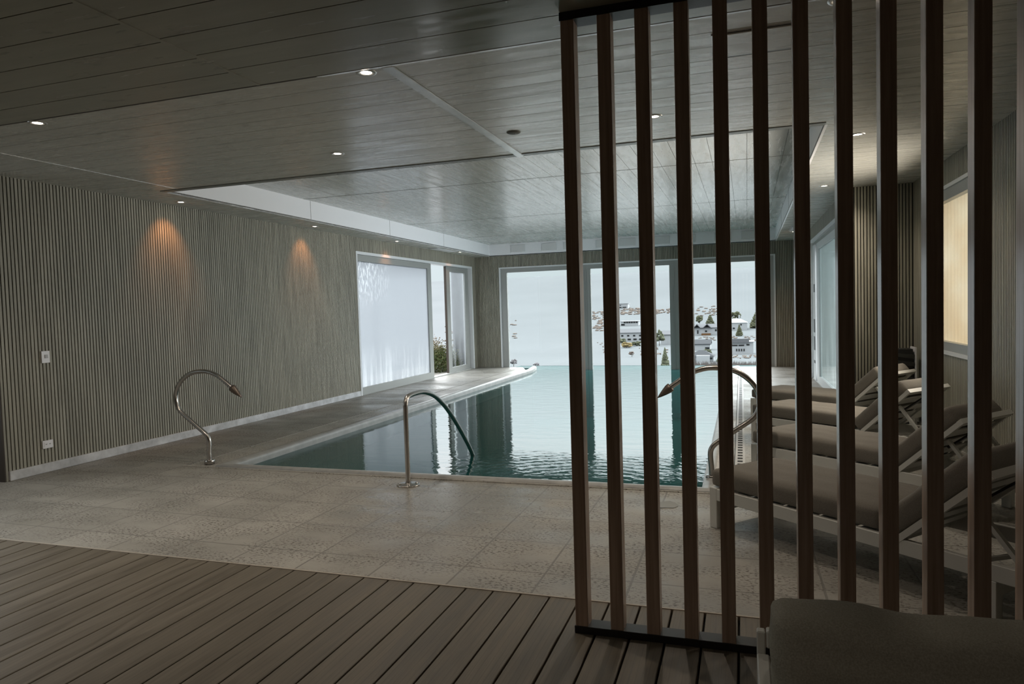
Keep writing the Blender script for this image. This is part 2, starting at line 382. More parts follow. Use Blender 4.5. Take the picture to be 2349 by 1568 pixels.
def cushion(bm, L, Wd, H, r, origin=(0, 0, 0), crown=0.01, nx=22, ny=12, nz=6, wob=0.003, seed=1):
    """rounded, slightly crowned cushion in [0,L]x[0,Wd]x[0,H] + origin"""
    rnd = random.Random(seed); ph = [rnd.uniform(0, 6.28) for _ in range(6)]
    half = Vector((L/2, Wd/2, H/2)); inner = Vector((max(L/2-r, 0), max(Wd/2-r, 0), max(H/2-r, 0)))
    V = {}
    def mapv(i, j, k):
        key = (i, j, k)
        if key in V: return V[key]
        p = Vector(((i/nx*2-1)*half.x, (j/ny*2-1)*half.y, (k/nz*2-1)*half.z))
        q = Vector([max(-inner[a], min(inner[a], p[a])) for a in range(3)])
        d = p-q
        if d.length > 1e-9:
            p = q + d.normalized()*r
        u, v = p.x/half.x, p.y/half.y
        cr = max(0, 1-u**4)*max(0, 1-v**4)
        p.z += (1 if p.z > 0 else -0.3)*crown*cr
        w = wob*(math.sin(7*u+ph[0]+3*v)+math.sin(11*v+ph[1])+math.sin(17*u+5*v+ph[2]))
        p.z += w*cr; p.y += 0.6*wob*math.sin(13*u+ph[3])*(abs(v) > 0.85); p.x += 0.6*wob*math.sin(9*v+ph[4])*(abs(u) > 0.9)
        V[key] = bm.verts.new(p+half+Vector(origin)); return V[key]
    def quad(a, b, c, d):
        f = bm.faces.new((mapv(*a), mapv(*b), mapv(*c), mapv(*d))); f.smooth = True
    for i in range(nx):
        for j in range(ny):
            quad((i, j, 0), (i, j+1, 0), (i+1, j+1, 0), (i+1, j, 0)); quad((i, j, nz), (i+1, j, nz), (i+1, j+1, nz), (i, j+1, nz))
        for k in range(nz):
            quad((i, 0, k), (i+1, 0, k), (i+1, 0, k+1), (i, 0, k+1)); quad((i, ny, k), (i, ny, k+1), (i+1, ny, k+1), (i+1, ny, k))
    for j in range(ny):
        for k in range(nz):
            quad((0, j, k), (0, j, k+1), (0, j+1, k+1), (0, j+1, k)); quad((nx, j, k), (nx, j+1, k), (nx, j+1, k+1), (nx, j, k+1))
def obj(name, bm, mat, parent=None, loc=None):
    bmesh.ops.recalc_face_normals(bm, faces=bm.faces)
    me = bpy.data.meshes.new(name); bm.to_mesh(me); bm.free()
    for m in (mat if isinstance(mat, (list, tuple)) else [mat]): me.materials.append(m)
    o = bpy.data.objects.new(name, me); COL.objects.link(o)
    if parent is not None: o.parent = parent
    if loc is not None: o.location = loc
    return o
def struct(name, bm, mat, parent=None):
    o = obj(name, bm, mat, parent)
    if parent is None: o['kind'] = 'structure'
    return o
def thing(name, label, cat, loc=(0, 0, 0), rz=0.0, group=None):
    o = bpy.data.objects.new(name, None); COL.objects.link(o); o.location = loc; o.rotation_euler = (0, 0, rz)
    o.empty_display_size = 0.1
    o['label'] = label; o['category'] = cat
    if group: o['group'] = group
    return o
def sthing(name):
    o = bpy.data.objects.new(name, None); COL.objects.link(o); o['kind'] = 'structure'; return o
def tag(o, label, cat, group=None, kind=None):
    o['label'] = label; o['category'] = cat
    if group: o['group'] = group
    if kind: o['kind'] = kind
    return o
def copy_tree(o, parent=None):
    c = o.copy(); COL.objects.link(c)
    if parent is not None: c.parent = parent
    for ch in list(o.children): copy_tree(ch, c)
    return c
B = bmesh.new

# ---------------------------------------------------------------- dimensions (metres, camera at 0,0,1.4 looking mostly +Y)
XL, XR, XN, YF, YR, YS = -6.27, 1.22, 1.90, 16.23, 9.17, 3.40
ZC, ZT, ZN = 2.735, 3.02, 2.718
YB, XW, YL = -4.0, -7.6, 4.43      # rear wall, recess at the left, start of the ribbed left wall
PITCH = 0.0345

def ribs(bm, axis, c, nrm, a0, a1, z0, z1):
    """ribbed cladding: ribs along a line (axis 'x' or 'y') at coordinate c, facing nrm (+1/-1)"""
    dep = 0.016
    n = max(1, round((a1-a0)/PITCH)); p = (a1-a0)/n
    for k in range(n):
        s = a0+k*p; e = s+p*0.68
        if axis == 'y': box(bm, min(c, c-nrm*dep), max(c, c-nrm*dep), s, e, z0, z1, 0)
        else: box(bm, s, e, min(c, c-nrm*dep), max(c, c-nrm*dep), z0, z1, 0)
    b0, b1 = c-nrm*dep, c-nrm*0.22
    if axis == 'y': box(bm, min(b0, b1), max(b0, b1), a0, a1, z0, z1, 1)
    else: box(bm, a0, a1, min(b0, b1), max(b0, b1), z0, z1, 1)
RIB = [M['rib'], M['gap']]

# ---- walls
bm = B()
WL0, WL1 = 10.57, 15.96
ribs(bm, 'y', XL, 1, YL, WL0, 0.0, ZC); ribs(bm, 'y', XL, 1, WL0, WL1, 2.48, ZC); ribs(bm, 'y', XL, 1, WL1, YF, 0.0, ZC)
struct('wall_left', bm, RIB)
bm = B()
ribs(bm, 'x', YF, -1, XL, -5.64, -0.02, ZC); ribs(bm, 'x', YF, -1, -5.64, 0.70, 2.45, ZC); ribs(bm, 'x', YF, -1, 0.70, XR, -0.02, ZC)
box(bm, XL-0.22, XL+0.002, YF, YF+0.22, -0.02, ZC, 1); box(bm, XR-0.002, XR+0.22, YF, YF+0.22, -0.02, ZC, 1); struct('wall_far', bm, RIB)
bm = B()
DR0, DR1 = 9.75, 13.80
ribs(bm, 'y', XR, -1, YR+0.02, DR0, 0.0, ZC); ribs(bm, 'y', XR, -1, DR0, DR1, 2.50, ZC); ribs(bm, 'y', XR, -1, DR1, YF, 0.0, ZC)
struct('wall_right', bm, RIB)
bm = B(); ribs(bm, 'x', YR, -1, XR, XN, 0.0, ZC); struct('wall_corner', bm, RIB)
bm = B()
WR0, WR1 = 6.62, 8.45
ribs(bm, 'y', XN, -1, YB, WR0, 0.0, ZC); ribs(bm, 'y', XN, -1, WR0, WR1, 0.0, 0.86); ribs(bm, 'y', XN, -1, WR0, WR1, 2.475, ZC); ribs(bm, 'y', XN, -1, WR1, YR, 0.0, ZC)
box(bm, XN-0.002, XN+0.22, YR, YR+0.24, 0, ZC, 1); struct('wall_recess', bm, RIB)
bm = B()
box(bm, XW-0.2, XN+0.2, YB-0.2, YB, 0, ZC); box(bm, XW-0.2, XW, YB, 0.2, 0, ZC); box(bm, XW-0.2, XW, 4.2, YL+0.2, 0, ZC); box(bm, XW-0.2, XW, 0.2, 4.2, 2.1, ZC); box(bm, XW-0.2, XW, 0.2, 4.2, 0, 0.9); box(bm, XW, XL-0.22, YL, YL+0.2, 0, ZC)
struct('wall_rear', bm, M['plaster'])
bm = B(); box(bm, XL-0.06, XL+0.006, YL-0.012, YL, 0, ZC); struct('trim_1', bm, M['dark_edge'])
bm = B(); box(bm, XL-0.02, XL+0.014, YL+0.03, WL0-0.02, 0.0, 0.088); bevel_all(bm, 0.006, 2); struct('baseboard_left', bm, M['concrete'])
# upper walls + roof keep daylight out above the ceilings
bm = B()
box(bm, XW-0.2, XN+0.2, YB-0.2, YL+0.2, 3.06, 3.26); box(bm, XL-0.24, XN+0.2, YL+0.2, YR+0.24, 3.06, 3.26); box(bm, XL-0.24, XR+0.24, YR+0.24, YF+0.2, 3.06, 3.26)
box(bm, XW-0.2, XL-0.02, YB, YL+0.2, ZC, 3.06); box(bm, XL-0.24, XL-0.02, YL+0.2, YF+0.2, ZC, 3.06); box(bm, XR+0.02, XN+0.2, YB, YR+0.24, ZC+0.02, 3.06); box(bm, XR+0.02, XR+0.24, YR+0.24, YF+0.2, ZC+0.02, 3.06); box(bm, XL-0.02, XR+0.02, YF+0.0, YF+0.2, ZC, 3.06)
struct('roof', bm, M['roof'])

# ---- ceilings made of planks with open grooves
def planks_x(bm, x0, x1, ys, z, th=0.02, g=0.004, stagger=None):
    for a, b in zip(ys, ys[1:]):
        box(bm, x0, x1, a+g/2, b-g/2, z, z+th, 0)
    box(bm, x0, x1, ys[0], ys[-1], z+th*0.7, z+th+0.01, 1)
bm = B()
yy = [3.375-0.2295*k for k in range(33)][::-1]
yy[0] = YB
planks_x(bm, XW, -2.588, yy, ZN, 0.016, 0.0065)
y2 = [y-0.035 if 0 < i < len(yy)-1 else y for i, y in enumerate(yy)]
planks_x(bm, -2.580, XN, y2, ZN, 0.016, 0.0065)
struct('ceiling', bm, [M['ceil_near'], M['groove']])
bm = B()
TX0n, TX0f, TX1n, TX1f, TY0, TY1 = -5.69, -5.865, 0.62, 0.72, 5.85, 16.17
yy = [3.43+0.2017*k for k in range(13)]; yy[-1] = TY0
for x0, x1 in ((XL, -5.449), (-5.443, -1.800), (-1.800, XN)):
    planks_x(bm, x0, x1, yy, ZC, 0.016)
# border soffits beside and beyond the tray
def quadprism(bm, pts, z0, z1, mi=0):
    a = [bm.verts.new((x, y, z0)) for x, y in pts]; b = [bm.verts.new((x, y, z1)) for x, y in pts]
    n = len(pts); bm.faces.new(a).material_index = mi; bm.faces.new(b[::-1]).material_index = mi
    for i in range(n):
        bm.faces.new((a[i], a[(i+1) % n], b[(i+1) % n], b[i])).material_index = mi
def lerp(a, b, t): return a+(b-a)*t
ny = 51
for k in range(ny):
    y0 = TY0+(TY1-TY0)*k/ny+0.002; y1 = TY0+(TY1-TY0)*(k+1)/ny-0.002
    t0, t1 = (y0-TY0)/(TY1-TY0), (y1-TY0)/(TY1-TY0)
    quadprism(bm, [(XL, y0), (lerp(TX0n, TX0f, t0), y0), (lerp(TX0n, TX0f, t1), y1), (XL, y1)], ZC, ZC+0.016)
    xe = XN if y0 < YR else XR
    quadprism(bm, [(lerp(TX1n, TX1f, t0), y0), (xe, y0), (xe, y1), (lerp(TX1n, TX1f, t1), y1)], ZC, ZC+0.016)
quadprism(bm, [(XL, TY1), (XR, TY1), (XR, YF), (XL, YF)], ZC, ZC+0.016)
quadprism(bm, [(XL, TY0), (TX0n, TY0), (TX0f, TY1), (XL, TY1)], ZC+0.012, ZC+0.024, 1)
quadprism(bm, [(TX1n, TY0), (XN, TY0), (XN, YR), (XR, YR), (XR, TY1), (TX1f, TY1)], ZC+0.012, ZC+0.024, 1)
struct('ceiling.001', bm, [M['ceil'], M['groove']])
# raised tray over the pool
bm = B()
n = 34
for k in range(n):
    a, b = k/n, (k+1)/n; g = 0.0018
    quadprism(bm, [(lerp(TX0n, TX1n, a)+g, TY0), (lerp(TX0n, TX1n, b)-g, TY0), (lerp(TX0f, TX1f, b)-g, TY1), (lerp(TX0f, TX1f, a)+g, TY1)], ZT, ZT+0.014)
quadprism(bm, [(TX0n, TY0), (TX1n, TY0), (TX1f, TY1), (TX0f, TY1)], ZT+0.010, ZT+0.03, 1)
for y in (8.35, 11.6, 14.3):
    box(bm, TX0f, TX1f, y-0.006, y+0.006, ZT-0.0015, ZT+0.002, 1)
struct('ceiling.002', bm, [M['tray'], M['groove']])
bm = B()
e = 0.02
quadprism(bm, [(TX0n, TY0), (TX0n-e, TY0), (TX0f-e, TY1), (TX0f, TY1)], ZC-0.001, ZT+0.01)
quadprism(bm, [(TX1n, TY0), (TX1f, TY1), (TX1f+e, TY1), (TX1n+e, TY0)], ZC-0.001, ZT+0.01)
quadprism(bm, [(TX0n-e, TY0-e), (TX1n+e, TY0-e), (TX1n+e, TY0), (TX0n-e, TY0)], ZC-0.001, ZT+0.01)
quadprism(bm, [(TX0f-e, TY1), (TX1f+e, TY1), (TX1f+e, TY1+e), (TX0f-e, TY1+e)], ZC-0.001, ZT+0.01)
# grey joints of the tray cheeks
for y in (8.5, 10.9, 13.3):
    t = (y-TY0)/(TY1-TY0)
    for xa in (lerp(TX0n, TX0f, t), lerp(TX1n, TX1f, t)):
        box(bm, xa-0.003, xa+0.003, y-0.004, y+0.004, ZC, ZT, 1)
struct('trim_2', bm, [M['traywhite'], M['greyplastic']])
bm = B(); box(bm, TX0n+0.02, TX1n, TY0-0.10, TY0-0.02, ZC-0.006, ZC+0.001); struct('trim_3', bm, plain('tray_edge_grey', (0.20, 0.21, 0.20), 0.4))
# cover panels along the far cheek of the tray
pan = sthing('trim_4')
for x in (-5.3, -4.52, -3.98, -3.2, -2.65, -1.88, -1.32, -0.55, 0.02):
    bm = B(); box(bm, x, x+0.36, TY1-0.018, TY1-0.002, ZC+0.07, ZC+0.245); bevel_all(bm, 0.004, 1)
    obj('cover_panel', bm, M['panelwhite'], pan)
# strips
bm = B(); box(bm, -1.835, -1.765, YS+0.03, TY0-0.01, ZC-0.007, ZC+0.001); bevel_all(bm, 0.003, 1)
box(bm, -1.762, -1.757, YS+0.03, TY0-0.01, ZC-0.002, ZC+0.001); struct('trim_5', bm, M['alu_strip'])
bm = B(); box(bm, -2.592, -2.570, 0.5, YS-0.03, ZN-0.003, ZN+0.002); struct('trim_6', bm, M['ceil_near'])
bm = B(); box(bm, -5.452, -5.440, YS+0.03, TY0-0.02, ZC-0.002, ZC+0.001); struct('trim_7', bm, M['alu_strip'])
bm = B()   # bevelled cover profile along the ceiling step
pr_ = [(3.394, ZC-0.0125), (3.432, ZC-0.0045), (3.432, ZC+0.003), (3.394, ZC+0.003)]
A_ = [bm.verts.new((-2.22, y, z)) for y, z in pr_]; B_ = [bm.verts.new((XN, y, z)) for y, z in pr_]
bm.faces.new(A_); bm.faces.new(B_[::-1])
for i in range(4): bm.faces.new((A_[i], A_[(i+1) % 4], B_[(i+1) % 4], B_[i]))
struct('trim_8', bm, plain('white_cover_profile', (0.72, 0.72, 0.73), 0.25, 0.3, 0.6))
bm = B(); box(bm, XW, XN, 3.374, 3.392, ZN+0.012, ZC+0.02); box(bm, XW, -2.22, 3.392, 3.43, ZC-0.001, ZC+0.02); struct('trim_9', bm, M['dark_edge'])
# dropped soffit above the screen
bm = B(); box(bm, -0.70, XN, 1.9, 2.945, 2.628, ZN+0.004); struct('ceiling.003', bm, M['ceil_near'])

# ---- floors
bm = B()
k = -38
while True:
    x0 = -1.9325+0.1464*k+0.0045; x1 = x0+0.1464-0.009; k += 1
    if x0 > XN: break
    if x1 < XW: continue
    box(bm, max(x0, XW), min(x1, XN), YB, 3.212, -0.028, 0.0, 0)
bmesh.ops.bevel(bm, geom=[e for e in bm.edges if abs(e.verts[0].co.x-e.verts[1].co.x) < 1e-6 and abs(e.verts[0].co.z-e.verts[1].co.z) < 1e-6 and e.verts[0].co.z > -0.01], offset=0.0025, segments=1, affect='EDGES')
box(bm, XW, XN, YB, 3.215, -0.10, -0.03, 1)
struct('floor', bm, [M['deck'], M['gap']])
PX0, PX1, PY0 = -4.64, -0.31, 5.42
bm = B()
zt = 0.0
for a in ((XW, XN, 3.215, 5.285), (XL, -5.118, 5.285, YF+0.02), (-0.075, XN, 5.285, YR), (-0.075, XR+0.02, YR, YF+0.02)):
    box(bm, *a, -0.10, zt)
# outside thresholds
box(bm, XL-0.9, XL, 10.0, YF+0.6, -0.10, -0.012); box(bm, XR, XR+2.0, 9.4, 14.5, -0.10, -0.012)
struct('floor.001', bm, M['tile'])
bm = B(); box(bm, XW, XN, 3.2125, 3.2245, -0.02, 0.0035); bevel_all(bm, 0.001, 1); struct('trim_10', bm, plain('tile_edge_profile', (0.42, 0.37, 0.31), 0.5))
# coping: flat strip, dark groove and a rounded lip
bm = B()
quadprism(bm, [(-5.112, 5.30), (-4.775, 5.30), (-4.775, 15.42), (-5.112, 16.25)], -0.10, -0.004)
quadprism(bm, [(-0.205, 5.30), (-0.080, 5.30), (-0.080, 16.2), (-0.205, 15.6)], -0.10, -0.003)
box(bm, -5.118, -0.07, 5.285, 5.318, -0.10, 0.006)
struct('trim_11', bm, M['coping'])
lip = [(0.0, -0.30), (0.0, 0.006), (0.012, 0.020), (0.045, 0.026), (0.085, 0.022), (0.108, 0.008), (0.114, -0.02), (0.114, -0.30)]
def sweep(bm, path, outw, prof):
    rings = []
    for (x, y), (ox, oy) in zip(path, outw):
        rings.append([bm.verts.new((x+ox*d, y+oy*d, z)) for d, z in prof])
    for a, b in zip(rings, rings[1:]):
        for i in range(len(prof)-1):
            f = bm.faces.new((a[i], a[i+1], b[i+1], b[i])); f.smooth = True
    bm.faces.new(rings[0]); bm.faces.new(rings[-1][::-1])
bm = B()
ins = 0.113
path = [(PX0-0.24, YF+0.02), (PX0-ins, 15.46), (PX0-ins, PY0-ins), (PX1+ins, PY0-ins), (PX1+ins, 15.55), (PX1+0.26, YF+0.02)]
outw = [(1, 0.2), (1, 0.12), (1, 1), (-1, 1), (-1, 0.12), (-1, 0.2)]
sweep(bm, path, outw, lip)
struct('trim_12', bm, M['lip'])
# pool basin
bm = B()
def poly(bm, pts):
    return bm.faces.new([bm.verts.new(p) for p in pts])
Z0 = -1.35
ring = [(PX0, PY0), (PX1, PY0), (PX1, 15.55), (PX1+0.26, 16.25), (0.6, 16.4), (0.6, 17.3), (-5.5, 17.3), (-5.5, 16.4), (PX0-0.24, 16.25), (PX0, 15.46)]
top = [bm.verts.new((x, y, -0.02 if y < 16.3 else -0.055)) for x, y in ring]; bot = [bm.verts.new((x, y, Z0)) for x, y in ring]
for i in range(len(ring)):
    j = (i+1) % len(ring); bm.faces.new((top[i], top[j], bot[j], bot[i]))
bm.faces.new(bot[::-1])
struct('pool_basin', bm, M['basin'])
bm = B(); bm.faces.new([bm.verts.new((x, y, -0.058)) for x, y in ring])
w = obj('pool_water', bm, M['water'])
if w.data.polygons[0].normal.z < 0: w.data.flip_normals()
tag(w, 'still teal pool water mirroring the bright windows', 'water', kind='stuff')
# slotted drain beside the pool
dr = thing('drain_channel', 'pale strip of square drain holes in the floor beside the pool', 'drain')
bm = B(); box(bm, -0.072, 0.012, 5.35, 16.1, -0.02, 0.0022); obj('channel_strip', bm, plain('drain_strip', (0.42, 0.41, 0.39), 0.5), dr)
bm = B(); box(bm, -0.052, -0.008, 0, 0.062, 0.0005, 0.0032); h = obj('drain_slot', bm, M['gap'], dr)
for k in range(86):
    if k: h = h.copy(); COL.objects.link(h)
    h.location = (0, 5.42+0.124*k, 0)

# ---------------------------------------------------------------- windows and doors
def frame_y(bm, x0, x1, y0, y1, z0, z1, t, tb=None, tl=None):
    """rectangular frame in a plane x=const"""
    tb = t if tb is None else tb
    box(bm, x0, x1, y0, y0+t, z0, z1); box(bm, x0, x1, y1-t, y1, z0, z1)
    box(bm, x0, x1, y0+t, y1-t, z1-t, z1); box(bm, x0, x1, y0+t, y1-t, z0, z0+tb)
w1 = sthing('window_1')
bm = B()
box(bm, XL-0.16, XL+0.012, WL0-0.012, WL0+0.03, 0, 2.495); box(bm, XL-0.16, XL+0.012, WL1-0.05, WL1+0.012, 0, 2.495); box(bm, XL-0.16, XL+0.012, WL0+0.03, WL1-0.05, 2.445, 2.495)
obj('outer_frame', bm, M['wwhite'], w1)
bm = B(); box(bm, XL-0.15, XL-0.002, WL0+0.03, WL1-0.05, -0.005, 0.018); obj('sill_track', bm, M['wframe'], w1)
bm = B()
ya, yb = WL0+0.035, 13.615
box(bm, XL-0.055, XL-0.005, ya, ya+0.028, 0.018, 2.44); box(bm, XL-0.055, XL-0.005, yb-0.18, yb, 0.018, 2.44)
box(bm, XL-0.055, XL-0.005, ya+0.028, yb-0.18, 2.33, 2.44); box(bm, XL-0.055, XL-0.005, ya+0.028, yb-0.18, 0.018, 0.135)
s1 = obj('sash', bm, M['wframe'], w1)
bm = B(); box(bm, XL-0.034, XL-0.028, ya+0.026, yb-0.178, 0.13, 2.335); obj('pane', bm, M['fog'], s1)
bm = B()
ya, yb = 14.575, 15.90
box(bm, XL-0.125, XL-0.075, ya, ya+0.20, 0.018, 2.44); box(bm, XL-0.125, XL-0.075, yb-0.2, yb, 0.018, 2.44)
box(bm, XL-0.125, XL-0.075, ya+0.20, yb-0.2, 2.33, 2.44); box(bm, XL-0.125, XL-0.075, ya+0.20, yb-0.2, 0.018, 0.125)
s2 = obj('sash', bm, M['wframe'], w1)
bm = B(); box(bm, XL-0.103, XL-0.097, ya+0.198, yb-0.198, 0.12, 2.335); obj('pane', bm, M['fog_light'], s2)
bm = B(); box(bm, XL-0.127, XL-0.073, ya-0.012, ya-0.001, 0.018, 2.44); obj('edge_seal', bm, M['seal'], s2)

w2 = sthing('window_2')
bm = B()
z0 = -0.12
box(bm, -5.652, -5.615, YF-0.012, YF+0.14, z0, 2.455); box(bm, 0.675, 0.712, YF-0.012, YF+0.14, z0, 2.455); box(bm, -5.615, 0.675, YF-0.012, YF+0.14, 2.425, 2.455)
obj('outer_frame', bm, M['wwhite'], w2)
bm = B()
box(bm, -5.615, -5.46, YF+0.02, YF+0.09, z0, 2.425); box(bm, 0.565, 0.675, YF+0.02, YF+0.09, z0, 2.425)
box(bm, -5.46, 0.565, YF+0.02, YF+0.09, 2.325, 2.425); box(bm, -5.46, 0.565, YF+0.02, YF+0.09, z0, -0.064)
obj('frame', bm, M['wframe'], w2)
for x0, x1 in ((-3.585, -3.375), (-1.55, -1.345)):
    bm = B(); box(bm, x0, x1, YF+0.018, YF+0.092, -0.09, 2.325); box(bm, x0+0.085, x0+0.10, YF+0.004, YF+0.018, -0.09, 2.325); box(bm, x0+0.13, x1-0.03, YF+0.012, YF+0.018, -0.09, 2.325)
    obj('mullion', bm, M['wframe'], w2)
for x0, x1 in ((-5.46, -3.585), (-3.375, -1.55), (-1.345, 0.565)):
    bm = B(); box(bm, x0, x1, YF+0.050, YF+0.056, -0.07, 2.325); obj('pane', bm, M['glass'], w2)

d1 = sthing('door_1')
bm = B()
box(bm, XR-0.012, XR+0.16, DR0-0.012, DR0+0.04, 0, 2.51); box(bm, XR-0.012, XR+0.16, DR1-0.04, DR1+0.012, 0, 2.51); box(bm, XR-0.012, XR+0.16, DR0+0.04, DR1-0.04, 2.45, 2.51)
obj('outer_frame', bm, M['wwhite'], d1)
bm = B(); box(bm, XR+0.003, XR+0.15, DR0+0.04, DR1-0.04, -0.004, 0.02); box(bm, XR+0.02, XR+0.07, DR0+0.04, DR1-0.04, 2.385, 2.45); obj('track', bm, M['wframe'], d1)
bm = B()
ya, yb = DR0+0.04, 12.98
box(bm, XR+0.005, XR+0.055, ya, ya+0.12, 0.02, 2.38); box(bm, XR+0.005, XR+0.055, yb-0.34, yb, 0.02, 2.38)
box(bm, XR+0.005, XR+0.055, ya+0.12, yb-0.34, 2.275, 2.38); box(bm, XR+0.005, XR+0.055, ya+0.12, yb-0.34, 0.02, 0.14)
s3 = obj('sash', bm, M['wwhite'], d1)
bm = B(); box(bm, XR+0.027, XR+0.033, ya+0.118, yb-0.338, 0.135, 2.28); obj('pane', bm, M['fog_green'], s3)
bm = B(); box(bm, XR-0.008, XR+0.012, 13.08, 13.46, 0.03, 2.38); s4 = obj('lock_stile', bm, M['wwhite'], d1)
for za, zb in ((1.56, 1.70), (0.86, 1.09), (0.55, 0.79), (0.32, 0.37)):
    bm = B(); box(bm, XR-0.012, XR-0.0075, 13.14, 13.34, za, zb); obj('lock_plate', bm, M['black'], s4)
bm = B(); box(bm, XR+0.06, XR+0.11, 13.0, DR1-0.04, 0.02, 0.14); box(bm, XR+0.06, XR+0.11, 13.0, DR1-0.04, 2.28, 2.38); box(bm, XR+0.06, XR+0.11, DR1-0.2, DR1-0.04, 0.14, 2.28); s5 = obj('sash', bm, M['wwhite'], d1)
bm = B(); box(bm, XR+0.083, XR+0.088, 13.0, DR1-0.2, 0.14, 2.28); obj('pane', bm, M['glass'], s5)

w3 = sthing('window_3')
bm = B()
frame_y(bm, XN-0.012, XN+0.16, WR0-0.01, WR1+0.01, 0.845, 2.485, 0.035)
obj('outer_frame', bm, M['wwhite'], w3)
bm = B()
frame_y(bm, XN+0.004, XN+0.07, WR0+0.025, WR1-0.025, 0.88, 2.45, 0.105, 0.085)
s6_ = obj('sash', bm, M['wframe'], w3)
bm = B(); box(bm, XN+0.036, XN+0.042, WR0+0.125, WR1-0.125, 0.96, 2.35); obj('pane', bm, M['glass'], s6_)
bm = B(); box(bm, XN+0.095, XN+0.101, WR0+0.03, WR1-0.03, 0.89, 2.44); bl = obj('blind', bm, M['blind'], w3); bl['label'] = 'tan backlit blind'

w4 = sthing('added_window')  # unseen window added in the recess wall to light the near deck
bm = B(); frame_y(bm, XW-0.14, XW-0.02, 0.2, 4.2, 0.9, 2.1, 0.08); box(bm, XW-0.14, XW-0.02, 2.15, 2.25, 0.98, 2.02); obj('frame', bm, M['wframe'], w4)
bm = B(); box(bm, XW-0.083, XW-0.077, 0.28, 2.15, 0.98, 2.02); obj('pane', bm, M['glass'], w4)
bm = B(); box(bm, XW-0.083, XW-0.077, 2.25, 4.12, 0.98, 2.02); obj('pane', bm, M['glass'], w4)

# ---------------------------------------------------------------- ceiling fittings
def make_light(lx, ly, lz, label, spot=26.0, col=(1.0, 0.86, 0.71), cone=140, tilt=0.0):
    t = thing('downlight', label, 'ceiling light', (lx, ly, lz), 0, 'recessed ceiling downlights')
    if LP:
        for ch in list(LP[0].children):
            if ch.type == 'MESH':
                c = ch.copy(); COL.objects.link(c); c.parent = t
    else:
        bm = B(); lathe(bm, [(0.029, 0.004), (0.031, -0.003), (0.044, -0.006), (0.055, -0.004), (0.058, 0.001), (0.058, 0.004)], seg=28); obj('trim_ring', bm, M['alu_strip'], t)
        bm = B(); lathe(bm, [(0.0, -0.0035), (0.018, -0.003), (0.030, -0.001), (0.030, 0.003)], seg=24); obj('lens', bm, M['lamp'], t)
    LP.append(t)
    L = bpy.data.lights.new('downlight_lamp', 'SPOT'); L.energy = spot; L.color = col; L.spot_size = math.radians(cone); L.spot_blend = 1.0; L.shadow_soft_size = 0.03
    lo = bpy.data.objects.new('downlight_lamp', L); COL.objects.link(lo); lo.parent = t; lo.location = (0, 0, -0.02); lo.rotation_euler = (0, tilt, 0)
    return t
LP = []
make_light(-4.42, 3.475, ZC, 'small lit downlight in the ceiling step, near the ribbed wall', 29)
make_light(-1.95, 3.475, ZC, 'lit downlight in the ceiling step beside the aluminium joint strip', 29)
make_light(0.44, 3.475, ZC, 'added downlight of the ceiling step, hidden behind the slat screen', 8)  # added lamp, hidden behind a slat, to light the slats
make_light(-3.15, 5.085, ZC, 'lit downlight by itself in the plank ceiling above the swan-neck spout', 29)
make_light(-0.565, 5.055, ZC, 'lit downlight seen between the third and fourth slats', 29)
make_light(-6.01, 6.39, ZC, 'first and brightest downlight along the ribbed wall, over the strongest orange glow', 11, (1.0, 0.40, 0.15), 80, 0.42)
make_light(-6.02, 9.01, ZC, 'second downlight along the ribbed wall, before the big misted pane', 9, (1.0, 0.40, 0.15), 80, 0.42)
make_light(-6.02, 11.62, ZC, 'third downlight along the ribbed wall, above the misted pane', 5, (1.0, 0.40, 0.15), 80, 0.42)
make_light(-5.97, 14.53, ZC, 'farthest downlight along the ribbed wall, beside the slim ceiling vent', 4, (1.0, 0.40, 0.15), 80, 0.42)
make_light(0.91, 6.29, ZC, 'downlight over the sun loungers, closest to the tray corner', 29)
make_light(0.93, 8.89, ZC, 'downlight in the soffit between the tray and the recessed corner', 29)
make_light(0.96, 14.33, ZC, 'farthest downlight above the sliding door, beside a ceiling vent', 26, (1.0, 0.5, 0.2))
# unseen lamps added around the viewpoint to light near deck and armchair
for x, y, e in ((-4.9, 1.2, 30), (-3.0, -1.2, 18), (-5.6, -1.5, 18), (-0.5, -0.5, 24)):
    make_light(x, y, ZN, 'unseen downlight added in the olive plank ceiling over the timber deck', e)
def vent(x0, x1, y0, y1, label):
    t = thing('ceiling_vent', label, 'vent', ((x0+x1)/2, (y0+y1)/2, ZC), 0, 'slim ceiling vents')
    a, b = (x1-x0)/2, (y1-y0)/2
    bm = B(); box(bm, -a, a, -b, b, -0.006, 0.001); box(bm, -a+0.01, a-0.01, -b+0.012, b-0.012, -0.009, -0.0055); obj('vent_frame', bm, M['greyplastic'], t)
    bm = B(); box(bm, -a+0.02, a-0.02, -b+0.10, b-0.05, -0.012, -0.008); obj('diffuser', bm, M['white'], t)
vent(-6.16, -5.95, 13.25, 14.35, 'slim grey ceiling vent above the open window sash')
vent(0.86, 1.06, 13.3, 14.15, 'slim grey ceiling vent above the sliding door')
t = thing('ceiling_sensor', 'round dark grey ceiling disc beside the aluminium joint strip', 'sensor', (-1.607, 5.046, ZC))
bm = B(); lathe(bm, [(0.0, -0.010), (0.040, -0.010), (0.050, -0.006), (0.054, 0.001), (0.0, 0.001)], seg=28); obj('sensor_disc', bm, M['speaker'], t)
bm = B(); lathe(bm, [(0.0, -0.013), (0.006, -0.012), (0.007, -0.009)], (0.012, 0.008, 0), 10); obj('sensor_eye', bm, M['greyplastic'], t)
t = thing('access_hatch', 'rectangular access hatch slightly ajar in the plank ceiling behind the slats', 'hatch', (0.08, 3.82, ZC))
